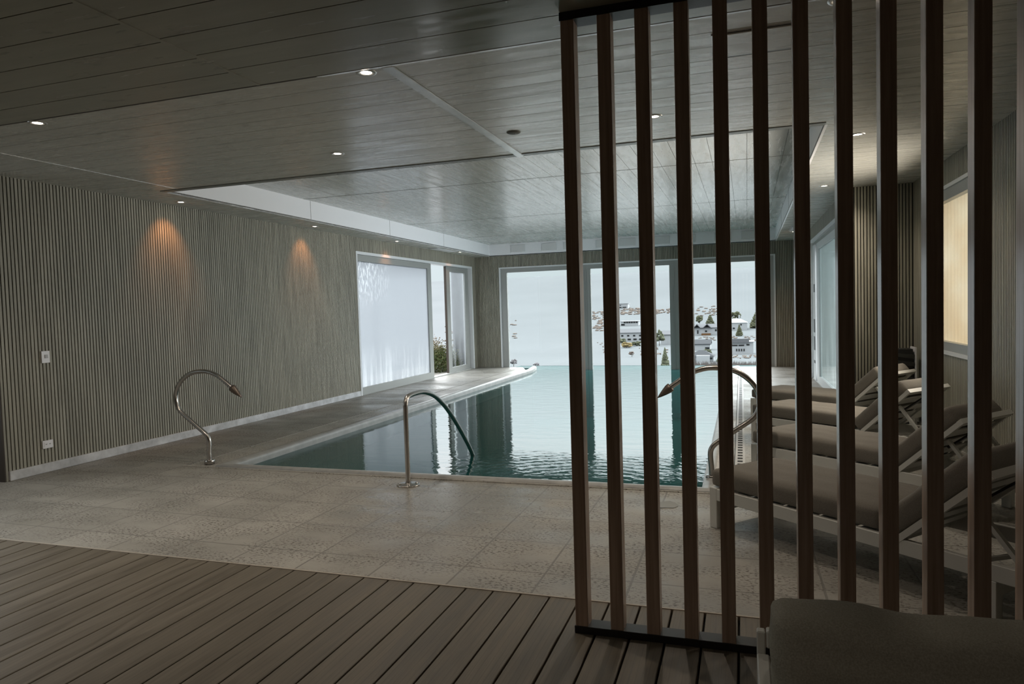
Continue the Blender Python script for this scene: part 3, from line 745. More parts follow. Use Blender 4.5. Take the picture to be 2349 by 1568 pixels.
bm = B(); box(bm, -0.175, 0.21, -0.155, 0.165, -0.012, -0.004); bevel_all(bm, 0.002, 1); obj('hatch_door', bm, M['ceil'], t)
bm = B(); box(bm, -0.205, -0.178, -0.16, 0.185, -0.008, 0.001); box(bm, -0.178, 0.22, 0.170, 0.200, -0.004, 0.001, 1); box(bm, -0.178, 0.22, -0.166, -0.157, -0.002, 0.001, 2)  # grey near strip paints the edge shadow, black strip the open gap
obj('hatch_frame_shade', bm, [M['alu_strip'], M['black'], M['greyplastic']], t)
bm = B(); bar(bm, (-0.195, -0.165, -0.012), (-0.165, -0.165, -0.012), 0.012, 0.012); obj('hinge', bm, M['seal'], t)

# ---------------------------------------------------------------- wall fittings
t = thing('light_switch', 'white light switch plate on the ribbed wall', 'light switch', (XL+0.004, 4.862, 1.09))
bm = B(); box(bm, -0.004, 0.010, -0.041, 0.041, -0.057, 0.057); bevel_all(bm, 0.003, 2); obj('plate', bm, M['white'], t)
bm = B(); bar(bm, (0.0135, 0.004, -0.012), (0.0105, 0.004, 0.022), 0.030, 0.007, (1, 0, 0)); obj('rocker', bm, M['greyplastic'], t)
t = thing('power_socket', 'white double power socket low on the ribbed wall', 'power socket', (XL+0.004, 4.834, 0.264))
bm = B(); box(bm, -0.004, 0.009, -0.052, 0.052, -0.038, 0.038); bevel_all(bm, 0.003, 2); box(bm, 0.0085, 0.0115, -0.036, 0.036, -0.022, 0.022); obj('plate', bm, M['white'], t)
for oy in (-0.018, 0.018):
    bm = B()
    for a in (-0.006, 0, 0.006): box(bm, 0.0112, 0.0122, oy+a-0.0014, oy+a+0.0014, -0.004+abs(a)*0.6, 0.004+abs(a)*0.6)
    obj('socket_holes', bm, M['black'], t)

# ---------------------------------------------------------------- slatted screen
sc = thing('slatted_screen', 'tall dark brown timber slat screen standing at the edge of the deck', 'screen', (0, 2.875, 0))
xs = [-0.700, -0.547, -0.394, -0.240, -0.093, 0.053, 0.197, 0.346, 0.492, 0.639, 0.789, 0.940, 1.09]
bm = B(); box(bm, 0, 0.055, 0.004, 0.082, 0.026, 2.60); bmesh.ops.bevel(bm, geom=[e for e in bm.edges if abs(e.verts[0].co.z-e.verts[1].co.z) > 1], offset=0.002, segments=1, affect='EDGES')
s0 = None
for x in xs:
    if s0 is None: o = s0 = obj('slat', bm, M['slat'], sc)
    else:
        o = s0.copy(); COL.objects.link(o)
    o.location = (x, 0, 0)
bm = B(); box(bm, -0.704, 1.6, 0, 0.036, 0.0, 0.032); box(bm, -0.704, 1.6, 0.036, 0.090, 0.0, 0.028); bevel_all(bm, 0.002, 1); obj('bottom_rail', bm, M['rail_black'], sc)
bm = B(); box(bm, -0.704, 1.6, 0, 0.09, 2.594, 2.628); obj('top_rail', bm, M['rail_black'], sc)

# ---------------------------------------------------------------- pool hardware
t = thing('pool_handrail', 'curved stainless steel handrail rising from the tiles and dipping into the pool', 'handrail', (-2.605, 5.072, 0))
P = [(0, 0, 0.0), (0, 0.0, 0.30), (0, 0.0, 0.60), (0, 0.003, 0.665), (0, 0.035, 0.712), (0, 0.10, 0.727), (0, 0.22, 0.730), (0, 0.33, 0.724), (0, 0.46, 0.697), (0, 0.60, 0.645), (0, 0.76, 0.555), (0, 0.90, 0.455), (0, 1.06, 0.322), (0, 1.22, 0.175), (0, 1.36, 0.035), (0, 1.47, -0.10), (0, 1.60, -0.30)]
bm = B(); tube(bm, smooth_path(P, 6), 0.0205, 16); obj('rail_tube', bm, M['steel'], t)
bm = B(); lathe(bm, [(0.0, 0.0), (0.092, 0.0), (0.094, 0.006), (0.088, 0.010), (0.03, 0.013), (0.022, 0.022), (0.0, 0.022)], seg=32); fl = obj('base_flange', bm, M['steel'], t)
for k in range(4):
    a = k*PI/2+0.5
    bm = B(); lathe(bm, [(0.011, 0.009), (0.011, 0.015), (0.006, 0.020), (0.0, 0.0205)], (0.066*math.cos(a), 0.066*math.sin(a), 0), 8); obj('bolt', bm, M['steel'], fl)
def spout(loc, mirror, label):
    t = thing('water_spout', label, 'water spout', loc, 0, 'swan-neck pool spouts')
    P = [(0.0, 0.0), (0, 0.10), (0.006, 0.19), (0.0, 0.245), (-0.03, 0.289), (-0.105, 0.345), (-0.20, 0.415), (-0.315, 0.500), (-0.362, 0.570), (-0.372, 0.660), (-0.330, 0.765), (-0.240, 0.848), (-0.145, 0.887), (-0.044, 0.899), (0.045, 0.892), (0.14, 0.860), (0.215, 0.810), (0.285, 0.760), (0.315, 0.735)]
    P = [(x*mirror, 0, z) for x, z in P]
    bm = B(); tube(bm, smooth_path(P, 6), 0.0215, 16); obj('neck_tube', bm, M['steel'], t)
    a = Vector((0.302*mirror, 0, 0.747)); b = Vector((0.412*mirror, 0, 0.655)); d = (b-a)
    bm = B()
    # flattened fish-tail nozzle: round at the neck, wide and thin at the mouth
    rings = []
    dd = d.normalized(); up = Vector((0, 1, 0)); s = dd.cross(up)
    for f, w, hh in ((0.0, 0.022, 0.022), (0.03, 0.034, 0.036), (0.2, 0.034, 0.037), (0.5, 0.029, 0.027), (0.8, 0.021, 0.014), (1.0, 0.014, 0.003)):
        c = a+d*f
        rings.append([bm.verts.new(c+up*w*math.cos(2*PI*k/16)+s*hh*math.sin(2*PI*k/16)) for k in range(16)])
    for r0, r1 in zip(rings, rings[1:]):
        for k in range(16):
            f = bm.faces.new((r0[k], r0[(k+1) % 16], r1[(k+1) % 16], r1[k])); f.smooth = True
    bm.faces.new(rings[0][::-1]); bm.faces.new(rings[-1]); obj('nozzle', bm, M['steel_dull'], t)
    bm = B(); lathe(bm, [(0.0, 0.0), (0.047, 0.0), (0.047, 0.036), (0.043, 0.040), (0.0, 0.040)], seg=28); obj('base_collar', bm, M['steel'], t)
spout((-4.925, 5.435, 0.0), 1, 'stainless swan-neck water spout at the pool corner near the ribbed wall')
spout((-0.245, 5.72, 0.0), -1, 'stainless swan-neck water spout behind the slats and nearest lounger')
bm = B()
n = 22
vs = [bm.verts.new((0.075*math.cos(2*PI*k/n)*(1+0.2*math.sin(3*k)), 0.085*math.sin(2*PI*k/n)*(1+0.15*math.cos(5*k)), 0)) for k in range(n)]
bm.faces.new(vs)
tag(obj('water_puddle', bm, M['puddle'], None, (-0.515, 4.93, 0.003)), 'small bright puddle on the tiles in front of the pool', 'puddle')
bm = B(); rr = random.Random(3)
for k in range(170):
    x = rr.gauss(-1.9, 0.38); y = rr.gauss(4.62, 0.42)
    if not (3.35 < y < 5.2): continue
    r = rr.uniform(0.002, 0.0065)
    lathe(bm, [(r, 0), (r*0.8, r*0.35), (0, r*0.5)], (x, y, 0.0003), 7)
tag(obj('water_drops', bm, M['puddle']), 'scattered glistening water drops on the tiles near the handrail', 'water', kind='stuff')

# ---------------------------------------------------------------- sun loungers
WD = 0.62; LEN = 1.78
def make_lounger():
    r = thing('sun_lounger', '', 'sun lounger', (0, 0, 0), 0, 'sun loungers beside the pool')
    bm = B()
    for y in (0.0, WD-0.03): box(bm, 0, LEN, y, y+0.03, 0.178, 0.252)
    box(bm, 0, 0.04, 0.03, WD-0.03, 0.178, 0.252); box(bm, LEN-0.04, LEN, 0.03, WD-0.03, 0.178, 0.252); box(bm, 1.10, 1.14, 0.03, WD-0.03, 0.19, 0.235)
    bevel_all(bm, 0.003, 1)
    for k in range(9): box(bm, 0.07+k*0.115, 0.07+k*0.115+0.075, 0.03, WD-0.03, 0.236, 0.248)
    obj('frame', bm, M['powder'], r)
    for x in (0.0, LEN-0.20):
        for y in (0.0, WD-0.05):
            bm = B(); box(bm, x-0.002, x+0.056, y-0.002, y+0.052, 0.0, 0.2545 if x == 0 else 0.178); bevel_all(bm, 0.003, 1); obj('leg', bm, M['powder'], r)
    for x in (0.012, LEN-0.185):
        bm = B(); box(bm, x, x+0.028, 0.05, WD-0.05, 0.10, 0.14); obj('stretcher', bm, M['powder'], r)
    bm = B(); cushion(bm, 1.125, WD-0.03, 0.115, 0.032, (-0.01, 0.015, 0.254), 0.012, 26, 14, 6, 0.0022, 5); obj('seat_mattress', bm, M['taupe'], r)
    a = math.radians(43.2)
    # back section pivots at the seat end
    ux, uz = math.cos(a), math.sin(a); vx, vz = -uz, ux
    def pt(s, w, n): return Vector((1.19+ux*s+vx*n, w, 0.235+uz*s+vz*n))
    bm = B(); cushion(bm, 0.585, WD-0.03, 0.118, 0.034, (0.0, 0.015, 0.018), 0.010, 16, 14, 6, 0.0022, 9)
    for v in bm.verts:
        q = pt(v.co.x-0.015, v.co.y, v.co.z); v.co = q
    obj('back_mattress', bm, M['taupe'], r)
    bm = B()
    for y in (0.0, WD-0.03): bar(bm, pt(-0.01, y+0.015, 0), pt(0.585, y+0.015, 0), 0.03, 0.035, (0, 1, 0))
    bar(bm, pt(0.572, 0.0, 0), pt(0.572, WD, 0), 0.035, 0.036, (ux, 0, uz))
    for k in range(4): bar(bm, pt(0.06+k*0.125, 0.03, 0.004), pt(0.06+k*0.125, WD-0.03, 0.004), 0.08, 0.010, (vx, 0, vz))
    obj('backrest_frame', bm, M['powder'], r)
    for y in (0.075, WD-0.075):
        bm = B(); bar(bm, pt(0.40, y, -0.02), (1.70, y, 0.25), 0.020, 0.026, (0, 1, 0)); obj('support_strut', bm, M['powder'], r)
    bm = B(); bar(bm, (1.55, 0.02, 0.245), (1.745, WD-0.02, 0.245), 0.018, 0.018); bar(bm, (1.745, 0.02, 0.245), (1.55, WD-0.02, 0.245), 0.018, 0.018); obj('cross_brace', bm, M['powder'], r)
    bm = B(); bar(bm, pt(0.30, 0.20, -0.03), pt(0.52, 0.30, -0.035), 0.035, 0.012, (vx, 0, vz)); obj('strap', bm, M['black'], r)
    return r
spots = [(-0.205, 4.500, -41.5, 'taupe cushioned sun lounger closest to the timber deck, first of the row'),
         (0.060, 5.965, -41, 'taupe sun lounger second from the timber deck, beside the slotted drain'),
         (0.080, 7.515, -41, 'taupe sun lounger third from the timber deck, below the tan window'),
         (0.090, 8.86, -38, 'farthest taupe sun lounger, by the sliding door and recessed corner')]
L0 = make_lounger()
for i, (x, y, a, lab) in enumerate(spots):
    o = L0 if i == 0 else copy_tree(L0)
    o.location = (x, y, 0); o.rotation_euler = (0, 0, math.radians(a)); o['label'] = lab

# black ribbed unit of unknown kind with a white side in the recessed corner
t = thing('ribbed_unit', 'black ribbed unit with a white side panel standing in the recessed corner', 'ribbed_object', (1.73, 8.78, 0))
bm = B(); box(bm, -0.09, 0.07, -0.07, 0.14, 0.0, 0.84); obj('body', bm, M['black'], t)
bm = B()
for k in range(9): bar(bm, (-0.10, -0.075, 0.10+k*0.085), (0.085, -0.075, 0.075+k*0.085), 0.03, 0.045)
obj('ribs', bm, plain('dark_rib', (0.035, 0.035, 0.032), 0.5), t)
bm = B(); box(bm, 0.085, 0.10, -0.10, 0.14, 0.0, 0.86); obj('side_panel', bm, M['white'], t)

# ---------------------------------------------------------------- armchair close to the viewpoint
t = thing('armchair', 'armchair with a thick dark taupe back cushion and pale metal frame', 'armchair', (0, 0, 0))
bm = B()
for x in (0.024, 0.93):
    box(bm, x, x+0.020, 1.745, 1.770, 0.0, 0.608); box(bm, x, x+0.028, 0.98, 1.02, 0.0, 0.56)
    box(bm, x, x+0.028, 1.02, 1.735, 0.53, 0.56); box(bm, x, x+0.028, 1.02, 1.735, 0.25, 0.29)
box(bm, 0.046, 0.93, 1.74, 1.77, 0.57, 0.612); box(bm, 0.046, 0.93, 0.98, 1.02, 0.25, 0.29); box(bm, 0.046, 0.93, 1.74, 1.77, 0.25, 0.29)
for k in range(6): box(bm, 0.12+k*0.13, 0.15+k*0.13, 1.745, 1.765, 0.29, 0.57)
bevel_all(bm, 0.003, 1)
obj('frame', bm, M['powder'], t)
bm = B(); cushion(bm, 0.87, 0.68, 0.14, 0.04, (0.052, 0.99, 0.295), 0.012, 20, 16, 6, 0.003, 12); obj('seat_cushion', bm, M['seat_dark'], t)
bm = B(); cushion(bm, 0.872, 0.28, 0.165, 0.035, (0, 0, 0), 0.014, 26, 14, 6, 0.0045, 21)
for v in bm.verts:   # stand it up, leaning a little backward
    x, u, n = v.co.x, v.co.y, v.co.z
    v.co = Vector((0.046+x+0.006*math.sin(9*u), 1.725-n-0.05*(0.28-u), 0.436+u+0.006*math.sin(14*x)))
obj('back_cushion', bm, M['seat_dark'], t)

# ---------------------------------------------------------------- outdoors
prof = [(16.9, -1.1), (17.4, -1.5), (25, -2.6), (60, -6.6), (150, -14.4), (180, -15.9), (230, -17.8), (330, -19.7), (430, -18.0), (520, -12.2), (650, 0.7), (800, 20.6), (1000, 50), (1400, 60)]
def zt(y):
    for (a, za), (b, zb) in zip(prof, prof[1:]):
        if y <= b: return za+(zb-za)*(y-a)/(b-a)
    return prof[-1][1]
bm = B()
ysamp = [17.0, 17.4, 20, 25, 35, 45, 60, 80, 110, 150, 180, 205, 230, 280, 330, 380, 430, 475, 520, 585, 650, 725, 800, 900, 1000, 1200, 1400]
rows = []
for y in ysamp:
    w = 30+1.1*y
    rows.append([bm.verts.new((-0.15*y+w*(k/10-1)*1.0, y, zt(y))) for k in range(21)])
for a, b in zip(rows, rows[1:]):
    for k in range(20):
        f = bm.faces.new((a[k], a[k+1], b[k+1], b[k])); f.smooth = True
        f.material_index = 0 if a[k].co.y < 70 else 1
struct('ground', bm, [M['snow_near'], M['snow_far']])
bm = B(); box(bm, -60, XW-0.2, -20, YL, -0.4, -0.14); box(bm, -60, XL-0.9, YL, 17.0, -0.4, -0.14); box(bm, XL-0.9, -5.5, YF+0.6, 17.0, -1.2, -0.14); box(bm, XN+0.2, 40, -20, 17.0, -0.4, -0.14); box(bm, 0.62, XR+2.0, YF+0.25, 17.0, -1.2, -0.14)
struct('ground.001', bm, M['snow_near'])
bm = B(); lathe(bm, [(0.15, -0.2), (0.15, 3.0), (0.0, 3.0)], (-7.14, 17.1, 0), 24); struct('column_outside', bm, M['column'])

# shrub outside the open sash
t = thing('shrub', 'leafy green shrub with browned tips outside the open window sash', 'shrub', (-7.25, 15.6, -0.14))
bm = B(); rr = random.Random(5)
for k in range(9000):
    u, v = rr.random()*2*PI, math.acos(rr.uniform(-0.15, 1)); rad = rr.uniform(0.25, 1.0)**0.5
    p = Vector((0.75*rad*math.sin(v)*math.cos(u), 0.95*rad*math.sin(v)*math.sin(u), 0.02+0.74*max(0, 0.12+0.88*rad*math.cos(v)*(1+0.16*math.sin(5*u)))))
    if rr.random() < 0.16: p.z += rr.uniform(0.0, 0.24)
    n = Vector((rr.gauss(0, 1), rr.gauss(0, 1), rr.gauss(0.6, 0.7))).normalized(); a = n.orthogonal().normalized(); b = n.cross(a)
    l, w = rr.uniform(0.022, 0.042), rr.uniform(0.010, 0.017)
    bm.faces.new([bm.verts.new(p+a*l), bm.verts.new(p+b*w+n*0.004), bm.verts.new(p-a*l), bm.verts.new(p-b*w+n*0.004)])
obj('foliage', bm, M['leaf'], t)
bm = B()
for k in range(14):
    a = k*2*PI/14; tube(bm, [(0, 0, 0), (0.2*math.cos(a), 0.25*math.sin(a), 0.25), (0.5*math.cos(a), 0.62*math.sin(a), 0.52)], [0.018, 0.012, 0.005], 6)
obj('branches', bm, M['bare'], t)

# houses across the valley; local frame: x along the front, y away from the viewer
def house(label, x, y, W, D, H, roof='gable', rm='roofpale', wins=(), rz=0.0, chim=None, extra=None, flat=False):
    t = thing('house', label, 'house', (x, y, zt(y)-0.4), rz, 'houses across the valley')
    bm = B(); box(bm, -W/2, W/2, 0, D, -3, H); obj('walls', bm, M['housewhite'], t)
    bm = B(); o = 0.5
    if roof == 'gable':      # ridge along x
        rh = D*0.22
        pts = [(-o, H-0.15), (D/2, H+rh), (D+o, H-0.15), (D+o, H+0.15), (D/2, H+rh+0.3), (-o, H+0.15)]
        A = [bm.verts.new((-W/2-o, a, z)) for a, z in pts]; Bv = [bm.verts.new((W/2+o, a, z)) for a, z in pts]
        bm.faces.new(A); bm.faces.new(Bv[::-1])
        for i in range(6): bm.faces.new((A[i], A[(i+1) % 6], Bv[(i+1) % 6], Bv[i]))
    elif roof == 'hip':
        rh = D*0.30
        b = [bm.verts.new(p) for p in ((-W/2-o, -o, H), (W/2+o, -o, H), (W/2+o, D+o, H), (-W/2-o, D+o, H))]
        r0, r1 = bm.verts.new((-W/2+D/2, D/2, H+rh)), bm.verts.new((W/2-D/2, D/2, H+rh))
        bm.faces.new((b[0], b[1], r1, r0)); bm.faces.new((b[2], b[3], r0, r1)); bm.faces.new((b[1], b[2], r1)); bm.faces.new((b[3], b[0], r0)); bm.faces.new(b[::-1])
    else:
        box(bm, -W/2-o, W/2+o, -o, D+o, H, H+0.35)
    obj('roof', bm, M[rm], t)
    for (wx, wz, ww, wh) in wins:
        bm = B(); box(bm, wx, wx+ww, -0.12, 0.02, wz, wz+wh); obj('window', bm, M['housewin'], t)
    if chim:
        bm = B(); box(bm, chim[0]-0.6, chim[0]+0.6, D/2-0.5, D/2+0.5, H, H+chim[1]); obj('chimney', bm, M['housewhite'], t)
    if extra: extra(t, W, D, H)
    return t
def gables(t, W, D, H):
    for gx, gw in ((-W*0.33, 4.6), (W*0.02, 5.2)):
        bm = B()
        pts = [(gx-gw/2, H-0.6), (gx, H+1.8), (gx+gw/2, H-0.6), (gx+gw/2, H-0.1), (gx, H+2.4), (gx-gw/2, H-0.1)]
        A = [bm.verts.new((a, -1.6, z)) for a, z in pts]; Bv = [bm.verts.new((a, D*0.4, z)) for a, z in pts]
        for i in range(6): bm.faces.new((A[i], A[(i+1) % 6], Bv[(i+1) % 6], Bv[i]))
        bm.faces.new(A[:3]+A[3:]); obj('gable', bm, M['roofdark'], t)
    bm = B(); box(bm, -W*0.02-2.6, -W*0.02+2.8, -2.4, -0.1, 0.1, 1.4); obj('balcony', bm, M['woodwarm'], t)
def garage(t, W, D, H):
    bm = B(); box(bm, -1.5, 2.9, -1.6, -0.05, -0.2, 2.7); obj('garage', bm, M['housewhite'], t)
def canopyroof(t, W, D, H):
    bm = B(); box(bm, -W/2+1.0, W/2-1.6, -0.9, 0.4, H-0.1, H+1.5); obj('loft_band', bm, M['roofpale'], t)
rowwin = lambda x0, n, step, z, w, h: [(x0+k*step, z, w, h) for k in range(n)]
house('pale house highest on the slope, with a long dark window strip', -106.5, 641, 15, 9, 5, 'flat', 'housewhite', rowwin(-6, 3, 4.3, 1.3, 3.4, 0.9)+rowwin(-5, 3, 2.6, 3.2, 0.9, 0.8))
house('low white house with a black colonnade, halfway up the slope', -78.5, 514.5, 13, 8, 3.6, 'flat', 'housewhite', rowwin(-4.2, 6, 1.75, 2.4, 1.4, 1.1)+[(-6.1, 0.7, 2.6, 1.2)])
house('long two-storey white house behind the ochre bush', -58.5, 400.5, 17, 9, 5.4, 'gable', 'roofpale', rowwin(-7.5, 5, 3.4, 3.3, 1.2, 0.9)+rowwin(-7.2, 5, 3.3, 1.2, 1.9, 0.9))
house('white house half hidden behind a dark green tree', -35.5, 372.5, 10, 8, 5.6, 'gable', 'roofpale', rowwin(0.3, 2, 2.2, 2.6, 1.3, 1.0))
house('pale house with two dark gables and a timber balcony', -20.5, 442.5, 17, 9, 4.8, 'gable', 'roofpale', [(-5.6, 1.2, 0.8, 2.2), (-0.9, 2.2, 1.2, 1.0), (5.0, 2.6, 1.0, 1.2)], 0, None, gables)
house('white house with a chimney below the dark conifers', -3.2, 468, 13, 9, 5.2, 'hip', 'housewhite', rowwin(-5.8, 3, 1.8, 1.2, 1.2, 0.9)+[(2.4, 3.4, 0.8, 1.0), (-4.5, 3.6, 0.9, 0.8)], 0, (1.8, 4.8))
house('white house with a slate gable roof beside a bare slope', -18.4, 333, 9, 8, 3.2, 'gable', 'roofdark', [(2.2, 0.8, 1.9, 1.0)])
house('large modern white house with long dark window strips', -0.4, 296, 9.5, 8, 5.2, 'flat', 'housewhite', rowwin(-3.4, 2, 2.5, 3.7, 2.1, 0.55)+rowwin(-1.9, 4, 0.95, 1.6, 0.45, 1.0)+[(2.1, 3.9, 1.2, 0.6)], 0, None, canopyroof)
house('nearest house, slate hip roof with a white garage', -13.3, 245, 8.2, 6.5, 2.3, 'hip', 'roofdark', [(-3.6, 0.6, 1.6, 1.0), (2.9, 1.3, 0.8, 0.6)], 0, None, garage)

# trees across the valley
def crown(bm, kind, W, H, rnd):
    if kind == 'cone':
        lv = 8
        for k in range(lv):
            z0 = H*(0.06+0.86*k/lv); r = W/2*(1-0.88*k/lv)
            for j in range(7):
                a = 2*PI*j/7+k*0.6; rr2 = r*rnd.uniform(0.5, 0.62)
                c = Vector((rr2*math.cos(a), rr2*math.sin(a), z0+rnd.uniform(-.03, .06)*H))
                ico(bm, c, r*0.55, H/lv*0.85, rnd)
        ico(bm, Vector((0, 0, H*0.95)), W*0.07, H*0.06, rnd)
    else:
        n = 26
        for k in range(n):
            u, v = rnd.uniform(0, 2*PI), math.acos(rnd.uniform(-0.6, 1)); q = rnd.uniform(0.45, 0.8)
            c = Vector((W/2*q*math.sin(v)*math.cos(u), W/2*q*math.sin(v)*math.sin(u), H*0.55+H*0.45*q*math.cos(v)))
            ico(bm, c, W*rnd.uniform(0.11, 0.2), H*rnd.uniform(0.09, 0.15), rnd)
def ico(bm, c, rx, rz, rnd):
    t_ = (1+5**0.5)/2
    vv = [(-1, t_, 0), (1, t_, 0), (-1, -t_, 0), (1, -t_, 0), (0, -1, t_), (0, 1, t_), (0, -1, -t_), (0, 1, -t_), (t_, 0, -1), (t_, 0, 1), (-t_, 0, -1), (-t_, 0, 1)]
    vs = [bm.verts.new(c+Vector((x*rx, y*rx, z*rz))/1.9*rnd.uniform(0.75, 1.25)) for x, y, z in vv]
    for f in ((0, 11, 5), (0, 5, 1), (0, 1, 7), (0, 7, 10), (0, 10, 11), (1, 5, 9), (5, 11, 4), (11, 10, 2), (10, 7, 6), (7, 1, 8), (3, 9, 4), (3, 4, 2), (3, 2, 6), (3, 6, 8), (3, 8, 9), (4, 9, 5), (2, 4, 11), (6, 2, 10), (8, 6, 7), (9, 8, 1)):
        bm.faces.new([vs[i] for i in f])
def tree(name, label, cat, x, y, W, H, kind, mat, seed, dz=0.0):
    t = thing(name, label, cat, (x, y, zt(y)+dz-(0.25*H if cat == 'bush' else 0)), 0, 'trees and bushes across the valley')
    bm = B(); crown(bm, kind, W, H, random.Random(seed)); obj('crown', bm, M[mat], t)
    bm = B(); tube(bm, [(0, 0, -1.5), (0, 0, H*0.55)], [max(0.15, W*0.035), max(0.08, W*0.015)], 7); obj('trunk', bm, M['bare'], t)
tree('conifer', 'round olive tree behind the house with dark gables', 'tree', -28.1, 506.5, 6.0, 7.2, 'round', 'conifer', 1)
tree('conifer', 'broad dark conifer above the timber balcony house', 'tree', -20.6, 498, 7.4, 8.0, 'cone', 'conifer', 2)
tree('conifer', 'dark conifer half behind a slat, beside the broad one', 'tree', -12.6, 503, 6.4, 8.2, 'cone', 'conifer', 3)
tree('conifer', 'wide olive conifer behind the white house with a chimney', 'tree', -4.6, 521, 9.0, 8.6, 'round', 'conifer', 4)
tree('conifer', 'tallest dark conifer clump, uphill of the chimney house', 'tree', 9.2, 481, 9.0, 11.5, 'cone', 'conifer', 6)
tree('conifer', 'small pointed conifer standing alone below the chimney house', 'tree', -1.4, 434.5, 4.2, 6.9, 'cone', 'conifer', 8)
tree('round_tree', 'dark green tree beside the half hidden white house', 'tree', -40.4, 364, 5.6, 8.3, 'round', 'conifer_light', 9)
tree('round_tree', 'tall green and brown tree at the edge of a mullion', 'tree', -22.8, 220, 2.8, 5.9, 'cone', 'conifer_light', 11)
tree('round_tree', 'low grey-green bush at the foot of the tall green tree', 'bush', -20.6, 200, 3.0, 1.5, 'round', 'conifer_light', 12)
tree('bush', 'bright ochre bush in front of the long white house', 'bush', -55.6, 354, 6.2, 4.4, 'round', 'ochre', 13)
tree('bush', 'dark green bush left of the ochre bush', 'bush', -63.2, 386, 5.0, 4.0, 'round', 'conifer_light', 14)
tree('bush', 'dark green bush to the right of the ochre bush', 'bush', -52.5, 366, 6.2, 3.4, 'round', 'conifer', 15)
tree('round_tree', 'round green tree behind the slate hip roof', 'tree', -12.6, 276, 3.6, 3.4, 'round', 'conifer_light', 16)
tree('conifer', 'pointed conifer beside the slate hip roof', 'tree', -7.2, 244, 2.2, 3.7, 'cone', 'conifer_light', 17)
tree('bare_tree', 'small brown bare tree on the empty snowy slope', 'tree', -42.3, 282, 2.6, 2.4, 'round', 'bare', 18)
tree('bare_tree', 'faint haze-paled tree at the tip of the pool deck', 'tree', -73.0, 222, 2.6, 2.6, 'round', 'faint', 19)
tree('bare_tree', 'second faint haze-paled tree, standing farther along the slope', 'tree', -62.5, 213, 2.2, 1.8, 'round', 'faint', 20)
tree('bare_tree', 'bare ochre tree at the edge of a slat beside the reeds', 'tree', 5.2, 236, 1.8, 4.0, 'round', 'bare', 21)
# scrub, uncountable
bm = B(); rr = random.Random(11)
def scrub(x0, x1, y0, y1, n, s):
    for k in range(n):
        y = rr.uniform(y0, y1); x = rr.uniform(x0, x1)*y
        ico(bm, Vector((x, y, zt(y)+0.3)), rr.uniform(0.4, 1.3)*s, rr.uniform(0.2, 0.5)*s, rr)
scrub(-0.205, -0.19, 480, 620, 70, 1.5); scrub(-0.20, -0.17, 300, 400, 14, 0.8); scrub(-0.165, -0.125, 590, 640, 70, 1.7)
scrub(-0.125, -0.09, 590, 630, 40, 1.7); scrub(-0.06, -0.02, 560, 640, 40, 1.6); scrub(-0.06, 0.02, 390, 430, 50, 0.9); scrub(-0.02, 0.03, 262, 285, 46, 0.6)
scrub(-0.44, -0.41, 420, 560, 26, 1.5); scrub(-0.34, -0.32, 400, 600, 10, 1.6); scrub(-0.14, -0.10, 290, 360, 30, 0.9)
tag(obj('scrub', bm, plain('winter_scrub', (0.135, 0.115, 0.102), 1.0, 0, 0.0, 0.5, 0.2)), 'patches of brown winter scrub across the pale slope', 'scrub', kind='stuff')
bm = B()
for k in range(1500):
    y = rr.uniform(205, 232); x = rr.uniform(-15.5, 6); z = zt(y); h = rr.uniform(0.5, 1.7)
    w = rr.uniform(0.04, 0.10); dx = rr.uniform(-.15, .15)
    bm.faces.new([bm.verts.new((x-w, y, z)), bm.verts.new((x+w, y, z)), bm.verts.new((x+dx, y+0.02, z+h))])
tag(obj('reeds', bm, M['reed']), 'pale pinkish band of reeds below the slate-roofed house', 'reeds', kind='stuff')

# ---------------------------------------------------------------- sky
wd = bpy.data.worlds.new('overcast'); SC.world = wd; wd.use_nodes = True
nt = wd.node_tree; nt.nodes.clear()
out = nt.nodes.new('ShaderNodeOutputWorld'); bg = nt.nodes.new('ShaderNodeBackground')
tc = nt.nodes.new('ShaderNodeTexCoord'); sp = nt.nodes.new('ShaderNodeSeparateXYZ'); rp = nt.nodes.new('ShaderNodeValToRGB')
nt.links.new(tc.outputs['Generated'], sp.inputs[0]); nt.links.new(sp.outputs[2], rp.inputs[0])
SKY = 25.0
# thin bright overcast: hazy at the horizon, glowing above it on the valley side
stops = [(0.0, 0.51), (0.072, 0.52), (0.105, 1.05), (0.17, 1.75), (0.26, 2.9), (0.30, 6.0), (0.35, 14.0), (0.44, 14.0), (0.52, 5.5), (1.0, 4.0)]
el = rp.color_ramp.elements
while len(el) < len(stops): el.new(0.5)
for e_, (p, v) in zip(el, stops):
    e_.position = p; e_.color = ((0.80*v/SKY, 0.905*v/SKY, 0.945*v/SKY, 1) if p < 0.2 else (0.845*v/SKY, 0.865*v/SKY, 0.875*v/SKY, 1))
mr_ = nt.nodes.new('ShaderNodeMapRange'); mr_.interpolation_type = 'SMOOTHSTEP'
for k_, v_ in (('From Min', -0.75), ('From Max', 0.15), ('To Min', 0.22), ('To Max', 1.0)): mr_.inputs[k_].default_value = v_
nt.links.new(sp.outputs[1], mr_.inputs['Value'])
mu_ = nt.nodes.new('ShaderNodeMath'); mu_.operation = 'MULTIPLY'; mu_.inputs[1].default_value = SKY
nt.links.new(mr_.outputs[0], mu_.inputs[0]); nt.links.new(mu_.outputs[0], bg.inputs[1])
nt.links.new(rp.outputs[0], bg.inputs[0])
nt.links.new(bg.outputs[0], out.inputs[0])
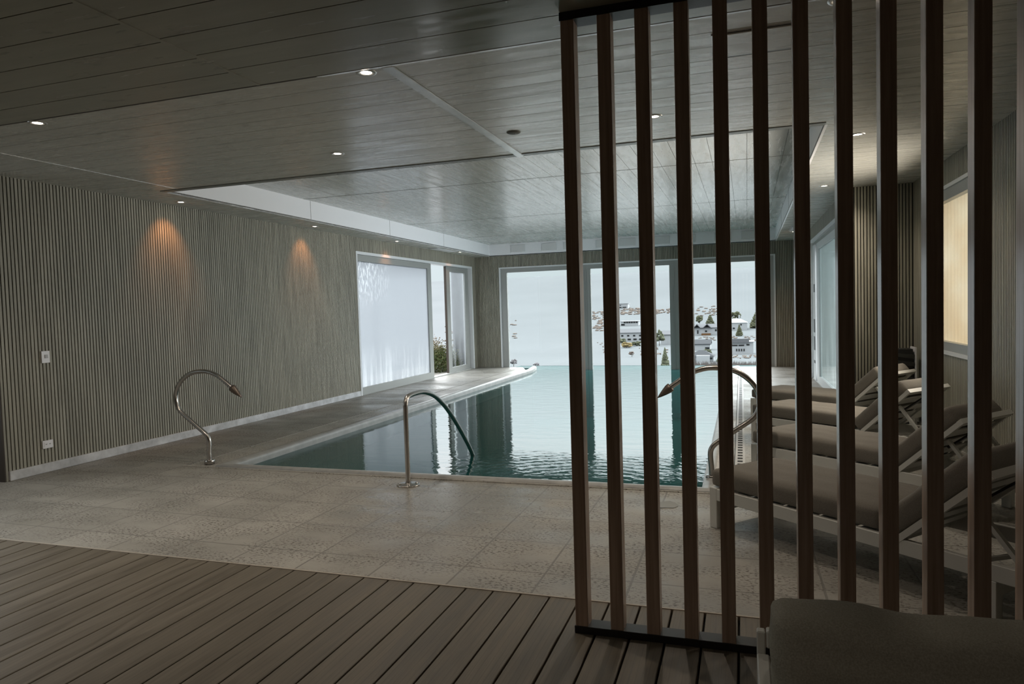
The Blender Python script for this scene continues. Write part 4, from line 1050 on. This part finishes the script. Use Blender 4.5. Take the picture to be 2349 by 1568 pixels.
# area lamps added inside the sliding door and side window to light the room
def daylight_boost(loc, rot, sx, sy, watts, col, spread):
    L = bpy.data.lights.new('daylight_boost', 'AREA'); L.shape = 'RECTANGLE'; L.size = sx; L.size_y = sy; L.energy = watts; L.color = col; L.spread = math.radians(spread)
    o = bpy.data.objects.new('daylight_boost', L); COL.objects.link(o); o.location = loc; o.rotation_euler = rot
daylight_boost((XR-0.03, 11.75, 1.25), (0, PI/2, 0), 2.2, 3.9, 60, (0.87, 0.95, 1.0), 112)
daylight_boost((XN-0.03, 7.53, 1.66), (0, PI/2, 0), 1.35, 1.6, 34, (1.0, 0.90, 0.76), 142)
# portals guide daylight sampling through the openings
def portal(loc, rot, sx, sy):
    L = bpy.data.lights.new('portal', 'AREA'); L.shape = 'RECTANGLE'; L.size = sx; L.size_y = sy
    L.cycles.is_portal = True
    o = bpy.data.objects.new('portal', L); COL.objects.link(o); o.location = loc; o.rotation_euler = rot
portal((-2.47, YF+0.16, 1.2), (-PI/2, 0, 0), 6.3, 2.5)
portal((XL-0.2, 13.25, 1.22), (0, -PI/2, 0), 2.5, 5.4)
portal((XR+0.2, 11.8, 1.22), (0, PI/2, 0), 2.5, 4.1)
portal((XW-0.22, 2.2, 1.5), (0, -PI/2, 0), 1.2, 4.0)
portal((XN+0.2, 7.53, 1.66), (0, PI/2, 0), 1.6, 1.85)

# ---------------------------------------------------------------- camera
cam = bpy.data.cameras.new('camera'); co = bpy.data.objects.new('camera', cam); COL.objects.link(co)
cam.sensor_width = 36.0; cam.sensor_fit = 'HORIZONTAL'; cam.lens = 1597.0864/2349*36.0; cam.clip_start = 0.05; cam.clip_end = 3000
a, b, c = 0.319292484, -0.0454011550, 0.0295492016
R = Matrix.Rotation(a, 3, 'Z') @ Matrix.Rotation(b, 3, 'X') @ Matrix.Rotation(c, 3, 'Y')
rx, fw, up = R.col[0], R.col[1], R.col[2]
mw = Matrix.Identity(4)
for i in range(3):
    mw[i][0] = rx[i]; mw[i][1] = up[i]; mw[i][2] = -fw[i]
mw[0][3], mw[1][3], mw[2][3] = 0, 0, 1.4
co.matrix_world = mw
SC.camera = co
# ---------------------------------------------------------------- render look
vs_ = SC.view_settings
vs_.view_transform = 'Standard'; vs_.look = 'None'; vs_.exposure = 0.8; vs_.gamma = 1.0; vs_.use_curve_mapping = False
SC.cycles.use_denoising = True
SC.cycles.max_bounces = 10; SC.cycles.diffuse_bounces = 5; SC.cycles.adaptive_threshold = 0.025; SC.cycles.transparent_max_bounces = 16
SC.cycles.sample_clamp_indirect = 6.0
SC.cycles.caustics_reflective = False; SC.cycles.caustics_refractive = False
